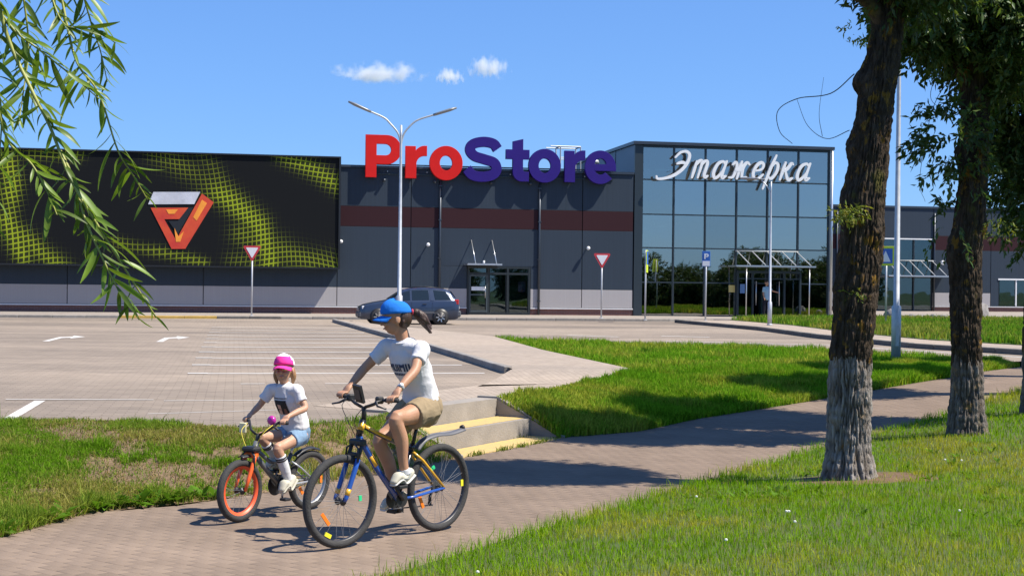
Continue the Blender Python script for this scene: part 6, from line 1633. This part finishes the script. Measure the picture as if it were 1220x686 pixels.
for hp, kn, an in ((khL, kkL, kaL), (khR, kkR, kaR)):
    hp_, kn_, an_ = map(np.array, (hp, kn, an)); d = kn_ - hp_; calf = kn_ * .6 + an_ * .4 + np.array([-.012, 0, 0])
    kbody.append(rtube([tuple(hp_), tuple(hp_ + d * .4), tuple(hp_ + d * .8), tuple(kn_), tuple(calf), tuple(an_)], [.068, .058, .046, .042, .038, .027], 16))
kbody += hand(gl, axk, 1, r=.0068, bar_r=.015, sp=.0165, wrist=kwL, sc=.8) + hand(gr, axkR, -1, r=.0068, bar_r=.015, sp=.0165, wrist=kwR, sc=.8) + hd
skin_mesh('body', kbody, .005, 3, M_skink, kd); face(P_, Mk, kd)
tee = [rtube([(-.155, 0, .725), (-.150, 0, .77), (-.12, 0, .87), (-.065, 0, .98), (-.03, 0, 1.062)], [(.128, .105), (.124, .103), (.120, .102), (.126, .102), (.080, .068)], 26)]
for sh, el_, s_ in ((ksL, keL, 1), (ksR, keR, -1)):
    a, b_ = np.array(sh), np.array(el_); tee.append(rtube([(-.03, s_ * .05, 1.045), tuple(a), tuple(a * .7 + b_ * .3), tuple(a * .38 + b_ * .62)], [.048, .049, .045, .046], 18, ends=False))
ktee = skin_mesh('t_shirt', tee, .006, 4, M_tee, kd); crumple(ktee, .013, 9, 13, (1.2, 1.2, .9))
sh_ = [rtube([(-.185, 0, .635), (-.18, 0, .69), (-.165, 0, .74)], [(.112, .098), (.122, .10), (.112, .092)], 22)]
for hp, kn in ((khL, kkL), (khR, kkR)):
    hp_, kn_ = np.array(hp), np.array(kn); d = kn_ - hp_; sh_.append(rtube([tuple(hp_), tuple(hp_ + d * .25), tuple(hp_ + d * .42)], [.078, .074, .070], 18, ends=False))
o = skin_mesh('shorts', sh_, .006, 4, M_denim, kd); crumple(o, .008, 12, 19)
for an, kn, hi in ((kaL, kkL, .78), (kaR, kkR, .72)):
    a, k_ = np.array(an), np.array(kn); s_o = skin_mesh('sock', [rtube([tuple(a), tuple(a * .65 + k_ * .35 + np.array([-.006, 0, 0])), tuple(a * (1 - hi) + k_ * hi + np.array([-.006, 0, 0]))], [.033, .042, .046], 16, ends=False)], .005, 2, M_sock, kd)
    for q in (hi - .06, hi - .12):
        p = a * (1 - q) + k_ * q + np.array([-.006, 0, 0]); u = (k_ - a) / np.linalg.norm(k_ - a); MB().tube([tuple(p - u * .006), tuple(p + u * .006)], .0475, 18, side=(1, 0, 0)).build('sock_stripe', M_pblk, s_o, True)
shoe(kaL, ktL, mat('shoe_pale', (.50, .475, .38), .75, var=.08, scale=9), kd, .043, .06, mat('sole_pale', (.47, .45, .37), .8)); shoe(kaR, ktR, mat('shoe_pale', (.50, .475, .38), .75), kd, .043, .06, mat('sole_pale', (.47, .45, .37), .8))
cap_obj(Mk, kd, M_capw, M_pink, M_pink)
kh_ = skin_mesh('hair', [([Mk @ w for w in ell((-.026, 0, -.008), (.080, .078, .074), n=20)[0]], ell((0, 0, 0), (1, 1, 1), n=20)[1])] + [rtube([tuple(Mk @ Vector((-.03, s_ * .066, 0))), tuple(Mk @ Vector((-.035, s_ * .076, -.06))), tuple(Mk @ Vector((-.045, s_ * .066, -.125)))], [.022, .024, .010], 10) for s_ in (-1, 1)], .006, 3, M_hairk, kd)
hem(ktee, (-.020, 0, 1.088), (.2, 0, 1), .051, .050, .007, M_tee, 'collar')
pic = print_on(ktee, 'shirt_picture', [[(-.062, -.075), (.062, -.075), (.062, .055), (-.062, .055)]], (-.04, .0, .93), (0, 1, 0), (.35, 0, 1), M_pblk, ktee)
print_on(ktee, 'picture_shape', [[(-.035, -.02), (.004, -.026), (.008, .018), (-.028, .022)], [(-.045, -.072), (.0, -.072), (.0, -.03), (-.032, -.03)]], (-.04, .0, .93), (0, 1, 0), (.35, 0, 1), mat('print_peach', (.55, .34, .26), .8), ktee, .006)
print_on(ktee, 'picture_shape', [[(.02, -.07), (.05, -.07), (.045, -.02), (.026, -.02)]], (-.04, .0, .93), (0, 1, 0), (.35, 0, 1), mat('print_brown', (.20, .09, .06), .8), ktee, .006)
bars = []
for k in range(12): rect(-.07 + k * .0118, .066, .008, .009)
print_on(ktee, 'shirt_lettering', bars, (-.04, .0, .93), (0, 1, 0), (.35, 0, 1), M_pblk, ktee)

# ---- shopper in the doorway
pw = BP(17.02, -.75)
sp_ = empty('person', (pw[0], pw[1], PLZ), BA + R(-90) + R(20), 'shopper in pale blue shirt and dark trousers reaching for the glass door', 'person')
pb = [rtube([(0, 0, .92), (0, 0, 1.1), (0, 0, 1.3), (0, 0, 1.45)], [(.15, .11), (.13, .10), (.16, .11), (.09, .06)], 16), rtube([(0, 0, 1.44), (.01, 0, 1.55)], [.05, .05], 10)] + head((.02, 0, 1.65), R(25), 0, 1.0)[0]
for s_ in (-1, 1): pb.append(rtube([(0, s_ * .09, .92), (.03 * s_, s_ * .10, .5), (-.02 + .05 * s_, s_ * .10, .09)], [.085, .06, .04], 12)); pb.append(rtube([(-.02 + .05 * s_, s_ * .10, .045), (.13 + .05 * s_, s_ * .11, .04)], [.045, .035], 10))
pb.append(rtube([(0, .17, 1.42), (.12, .30, 1.28), (.18, .52, 1.22), (.2, .60, 1.2)], [.05, .04, .032, .03], 12)); pb.append(rtube([(0, -.17, 1.42), (.02, -.21, 1.15), (.10, -.2, .92), (.12, -.2, .84)], [.05, .04, .032, .03], 12))
skin_mesh('body', pb, .012, 3, M_skin, sp_)
skin_mesh('shirt', [rtube([(0, 0, .90), (0, 0, 1.1), (0, 0, 1.3), (0, 0, 1.45)], [(.17, .13), (.155, .12), (.18, .13), (.10, .075)], 16), rtube([(0, .15, 1.42), (.08, .25, 1.33)], [.07, .065], 12), rtube([(0, -.15, 1.42), (.01, -.2, 1.25)], [.07, .065], 12)], .012, 3, cloth('shirt_pale_blue', (.30, .45, .52)), sp_)
skin_mesh('trousers', [rtube([(0, 0, .90), (0, 0, .98)], [(.16, .125), (.155, .12)], 14)] + [rtube([(0, s_ * .09, .90), (.03 * s_, s_ * .10, .5), (-.02 + .05 * s_, s_ * .10, .10)], [.10, .078, .06], 12, ends=False) for s_ in (-1, 1)], .012, 3, cloth('trousers_dark', (.02, .022, .03)), sp_)
skin_mesh('hair', [ell((0.0, 0, 1.69), (.092, .08, .085))], .01, 2, M_hair, sp_)
# ------------------------------------------------------------------ parked car
M_paintc = mat('car_paint', (.035, .050, .085), .28, metal=.35, coat=.8, var=.04); M_cglass = mat('car_glass', (.012, .018, .020), .06, spec=.8); M_bump = mat('bumper_grey', (.075, .08, .09), .55); M_alloy = mat('alloy_wheel', (.45, .46, .47), .3, metal=.8); M_tail = mat('tail_lamp', (.40, .02, .02), .25, coat=.4); M_headl = mat('head_lamp', (.65, .66, .68), .15, coat=.5)
cx_, cy_ = -3.92, 54.0
car = empty('parked_car', (cx_, cy_, LOT), BA + math.pi, 'dark blue estate car parked before the store entrance behind the cyclist', 'car')
car.scale = (.94, .95, .95)
# stations along x (front is +x): x, bottom, belt, top, half width, half width of the top
ST = [(2.02, .36, .60, .62, .60, .55), (1.96, .22, .66, .70, .72, .62), (1.80, .20, .72, .78, .79, .68), (1.45, .18, .80, .86, .82, .70), (1.05, .18, .86, .93, .83, .70), (.86, .18, .88, .97, .83, .68), (.55, .18, .89, 1.17, .835, .60), (.25, .18, .90, 1.36, .84, .56), (.0, .18, .91, 1.42, .84, .56), (-.5, .18, .92, 1.45, .84, .57), (-1.0, .18, .93, 1.44, .84, .57), (-1.45, .18, .94, 1.40, .83, .56), (-1.62, .19, .95, 1.33, .82, .56), (-1.80, .21, .96, 1.12, .80, .60), (-1.90, .24, .95, .99, .78, .64), (-1.95, .30, .80, .84, .74, .62), (-1.97, .36, .62, .64, .66, .56)]
S_ = np.array(ST)
def cs(x):
    q = [np.interp(-x, -S_[:, 0], S_[:, k]) for k in range(1, 6)]; b, bl_, tp, w, wt = q
    return [(w * .90, b), (w * .985, b + .10), (w, b + (bl_ - b) * .45), (w * .99, bl_ - .04), (w * .965, bl_), (wt + (w * .965 - wt) * .35, bl_ + (tp - bl_) * .62), (wt, tp - min(.05, (tp - bl_) * .3)), (wt * .80, tp - .008), (0, tp + .012)]
xs = sorted(set(list(S_[:, 0]) + list(np.linspace(2.02, -1.97, 40))), reverse=True)
V = []; F = []; m_ = 17
for x in xs:
    h = cs(x); V += [(x, y, z) for y, z in h] + [(x, -y, z) for y, z in reversed(h[:-1])]
for i in range(len(xs) - 1):
    for k in range(m_ - 1): F.append((i * m_ + k, i * m_ + k + 1, (i + 1) * m_ + k + 1, (i + 1) * m_ + k))
F.append(tuple(range(m_))); F.append(tuple(range((len(xs) - 1) * m_, len(xs) * m_)))
bd = MB().add(V, F).build('body', M_paintc, car, True)
def side_pt(x, f, s, off=.008):
    h = cs(x); (y0, z0), (y1, z1), (y2, z2) = h[4], h[5], h[6]
    if f < .62: t = f / .62; y, z = y0 + (y1 - y0) * t, z0 + (z1 - z0) * t
    else: t = (f - .62) / .38; y, z = y1 + (y2 - y1) * t, z1 + (z2 - z1) * t
    return (x, s * (y + off), z)
def side_window(xa0, xa1, xb0, xb1, s):
    """bottom edge xa0..xa1, top edge xb0..xb1"""
    V = []; F = []
    for j in range(6):
        f = .10 + .80 * j / 5
        for i in range(9):
            t = i / 8; V.append(side_pt((xa0 + (xa1 - xa0) * t) * (1 - j / 5) + (xb0 + (xb1 - xb0) * t) * j / 5, f, s))
    for j in range(5):
        for i in range(8): F.append((j * 9 + i, j * 9 + i + 1, (j + 1) * 9 + i + 1, (j + 1) * 9 + i))
    return MB().add(V, F).build('side_window', M_cglass, car, True)
for s in (-1, 1):
    side_window(.72, .02, .30, .02, s); side_window(-.06, -.74, -.06, -.72, s); side_window(-.98, -1.62, -.92, -1.40, s)
    MB().add([side_pt(x, f, s, .012) for x, f in ((-.79, .04), (-.93, .04), (-.88, .96), (-.77, .96))], [(0, 1, 2, 3)]).build('door_pillar', M_paintc, car)
    for x in (.82, -.03, -.86): MB().beam((x, s * .842, .30), (x - .01, s * .832, .90), .008, .006, up=(1, 0, 0)).build('door_gap', M_blk, car)
    for x in (-.55, .2): MB().box(x - .08, x + .08, s * .835, s * .862, .80, .825, .004).build('door_handle', M_blk, car)
    MB().box(-1.1, 1.0, s * .836 - .006, s * .836 + .012, .44, .50, .005).build('side_moulding', M_bump, car)
    MB().tube([(.62, s * .86, .93), (.60, s * .97, .97)], [(.05, .05), (.08, .06)], 10).build('wing_mirror', M_paintc, car, True)
    MB().box(-1.94, -1.76, s * .70 - .09, s * .70 + .085, .80, 1.00, .02).build('tail_lamp', M_tail, car)
    MB().box(1.74, 1.93, s * .60 - .15, s * .60 + .15, .60, .72, .02).build('head_lamp', M_headl, car)
    MB().tube([(.1, s * .55, 1.45), (-.6, s * .56, 1.50), (-1.35, s * .55, 1.43)], .015, 6).build('roof_rail', M_blk, car, True)
    for x in (1.28, -1.20):
        MB().lathe([(.0, -.02), (.335, -.02), (.335, .012), (.0, .012)], (x, s * .835, .30), 'y', 28).build('wheel_arch', M_blk, car, True)
        w = bpy.data.objects.new('wheel', None); C.objects.link(w); w.parent = car; w.location = (x, s * .76, .295); w.empty_display_size = .1
        o = s
        MB().lathe([(.18, -.08), (.27, -.09), (.293, -.06), (.293, .06), (.27, .09), (.19, .085)], (0, 0, 0), 'y', 30).build('tyre', M_tyre, w, True)
        MB().lathe([(.0, .02), (.04, .02), (.05, .0), (.17, .03), (.195, .085), (.20, .088)], (0, 0, 0), 'y', 30).build('rim', M_blk, w, True).scale = (1, s, 1)
        sp = MB()
        for k in range(7):
            a = 2 * math.pi * k / 7; sp.beam((math.cos(a) * .03, s * .075, math.sin(a) * .03), (math.cos(a) * .185, s * .09, math.sin(a) * .185), .05, .02, up=(0, 1, 0))
        sp.lathe([(.0, .085), (.055, .085), (.055, .06), (0, .06)], (0, 0, 0), 'y', 14)
        sp.build('wheel_spokes', M_alloy, w)
MB().box(1.86, 2.06, -.72, .72, .26, .50, .05).build('front_bumper', M_bump, car); MB().box(-2.04, -1.86, -.76, .76, .30, .56, .05).build('rear_bumper', M_bump, car)
V = []; F = []
for j in range(5):
    t = j / 4; x = .84 - .52 * t; h = cs(x); wv = h[6][0] * (1.06 - .06 * t); z = h[8][1]
    for i in range(7): a = -1 + 2 * i / 6; V.append((x + .012, a * wv * .97, z - .02 * a * a - .012 * (1 - t) + .018))
for j in range(4):
    for i in range(6): F.append((j * 7 + i, j * 7 + i + 1, (j + 1) * 7 + i + 1, (j + 1) * 7 + i))
MB().add(V, F).build('windscreen', M_cglass, car, True)
MB().add([(-1.655, -.50, 1.325), (-1.655, .50, 1.325), (-1.845, .56, 1.065), (-1.845, -.56, 1.065)], [(0, 1, 2, 3)]).build('rear_window', M_cglass, car)
MB().box(-2.05, -2.035, -.26, .26, .62, .73).build('number_plate', M_white, car)

# ------------------------------------------------------------------ three small fair-weather clouds far behind the store
def cloud_mat(seed):
    m = bpy.data.materials.new('cloud_%d' % seed); m.use_nodes = True; N = m.node_tree.nodes; L = m.node_tree.links; N.clear()
    o = N.new('ShaderNodeOutputMaterial'); v = N.new('ShaderNodeVolumePrincipled'); v.inputs['Color'].default_value = (.97, .97, .98, 1); v.inputs['Anisotropy'].default_value = .1
    tc = N.new('ShaderNodeTexCoord'); mp = N.new('ShaderNodeMapping'); mp.inputs['Location'].default_value = (seed * 3.1, 0, 0)
    ln = N.new('ShaderNodeVectorMath'); ln.operation = 'LENGTH'; L.new(tc.outputs['Object'], ln.inputs[0])
    nz = N.new('ShaderNodeTexNoise'); nz.inputs['Scale'].default_value = 2.1; nz.inputs['Detail'].default_value = 4; nz.inputs['Roughness'].default_value = .6
    ob = N.new('ShaderNodeVectorMath'); ob.operation = 'MULTIPLY'; ob.inputs[1].default_value = (2.2, 1, .6); L.new(tc.outputs['Object'], ob.inputs[0]); L.new(ob.outputs[0], mp.inputs[0]); L.new(mp.outputs[0], nz.inputs['Vector'])
    a = N.new('ShaderNodeMath'); a.operation = 'MULTIPLY_ADD'; L.new(nz.outputs['Fac'], a.inputs[0]); a.inputs[1].default_value = 2.2; a.inputs[2].default_value = -.42
    b = N.new('ShaderNodeMath'); b.operation = 'SUBTRACT'; L.new(a.outputs[0], b.inputs[0]); L.new(ln.outputs['Value'], b.inputs[1])
    c = N.new('ShaderNodeMath'); c.operation = 'MULTIPLY'; L.new(b.outputs[0], c.inputs[0]); c.inputs[1].default_value = .28
    d = N.new('ShaderNodeMath'); d.operation = 'MAXIMUM'; L.new(c.outputs[0], d.inputs[0]); d.inputs[1].default_value = 0
    L.new(d.outputs[0], v.inputs['Density']); L.new(v.outputs[0], o.inputs['Volume'])
    return m
for i, (px, py, w, h) in enumerate(((452, 87, 66, 15), (536, 91, 22, 11), (582, 81, 29, 16))):
    p = at(px, py, 900.0)
    bm = bmesh.new(); bmesh.ops.create_icosphere(bm, subdivisions=3, radius=1.0)
    me = bpy.data.meshes.new('cloud'); bm.to_mesh(me); bm.free()
    o = link('cloud', me, cloud_mat(i + 1)); o.location = p; o.scale = (w * .55, 13, h * .58); o['kind'] = 'structure'
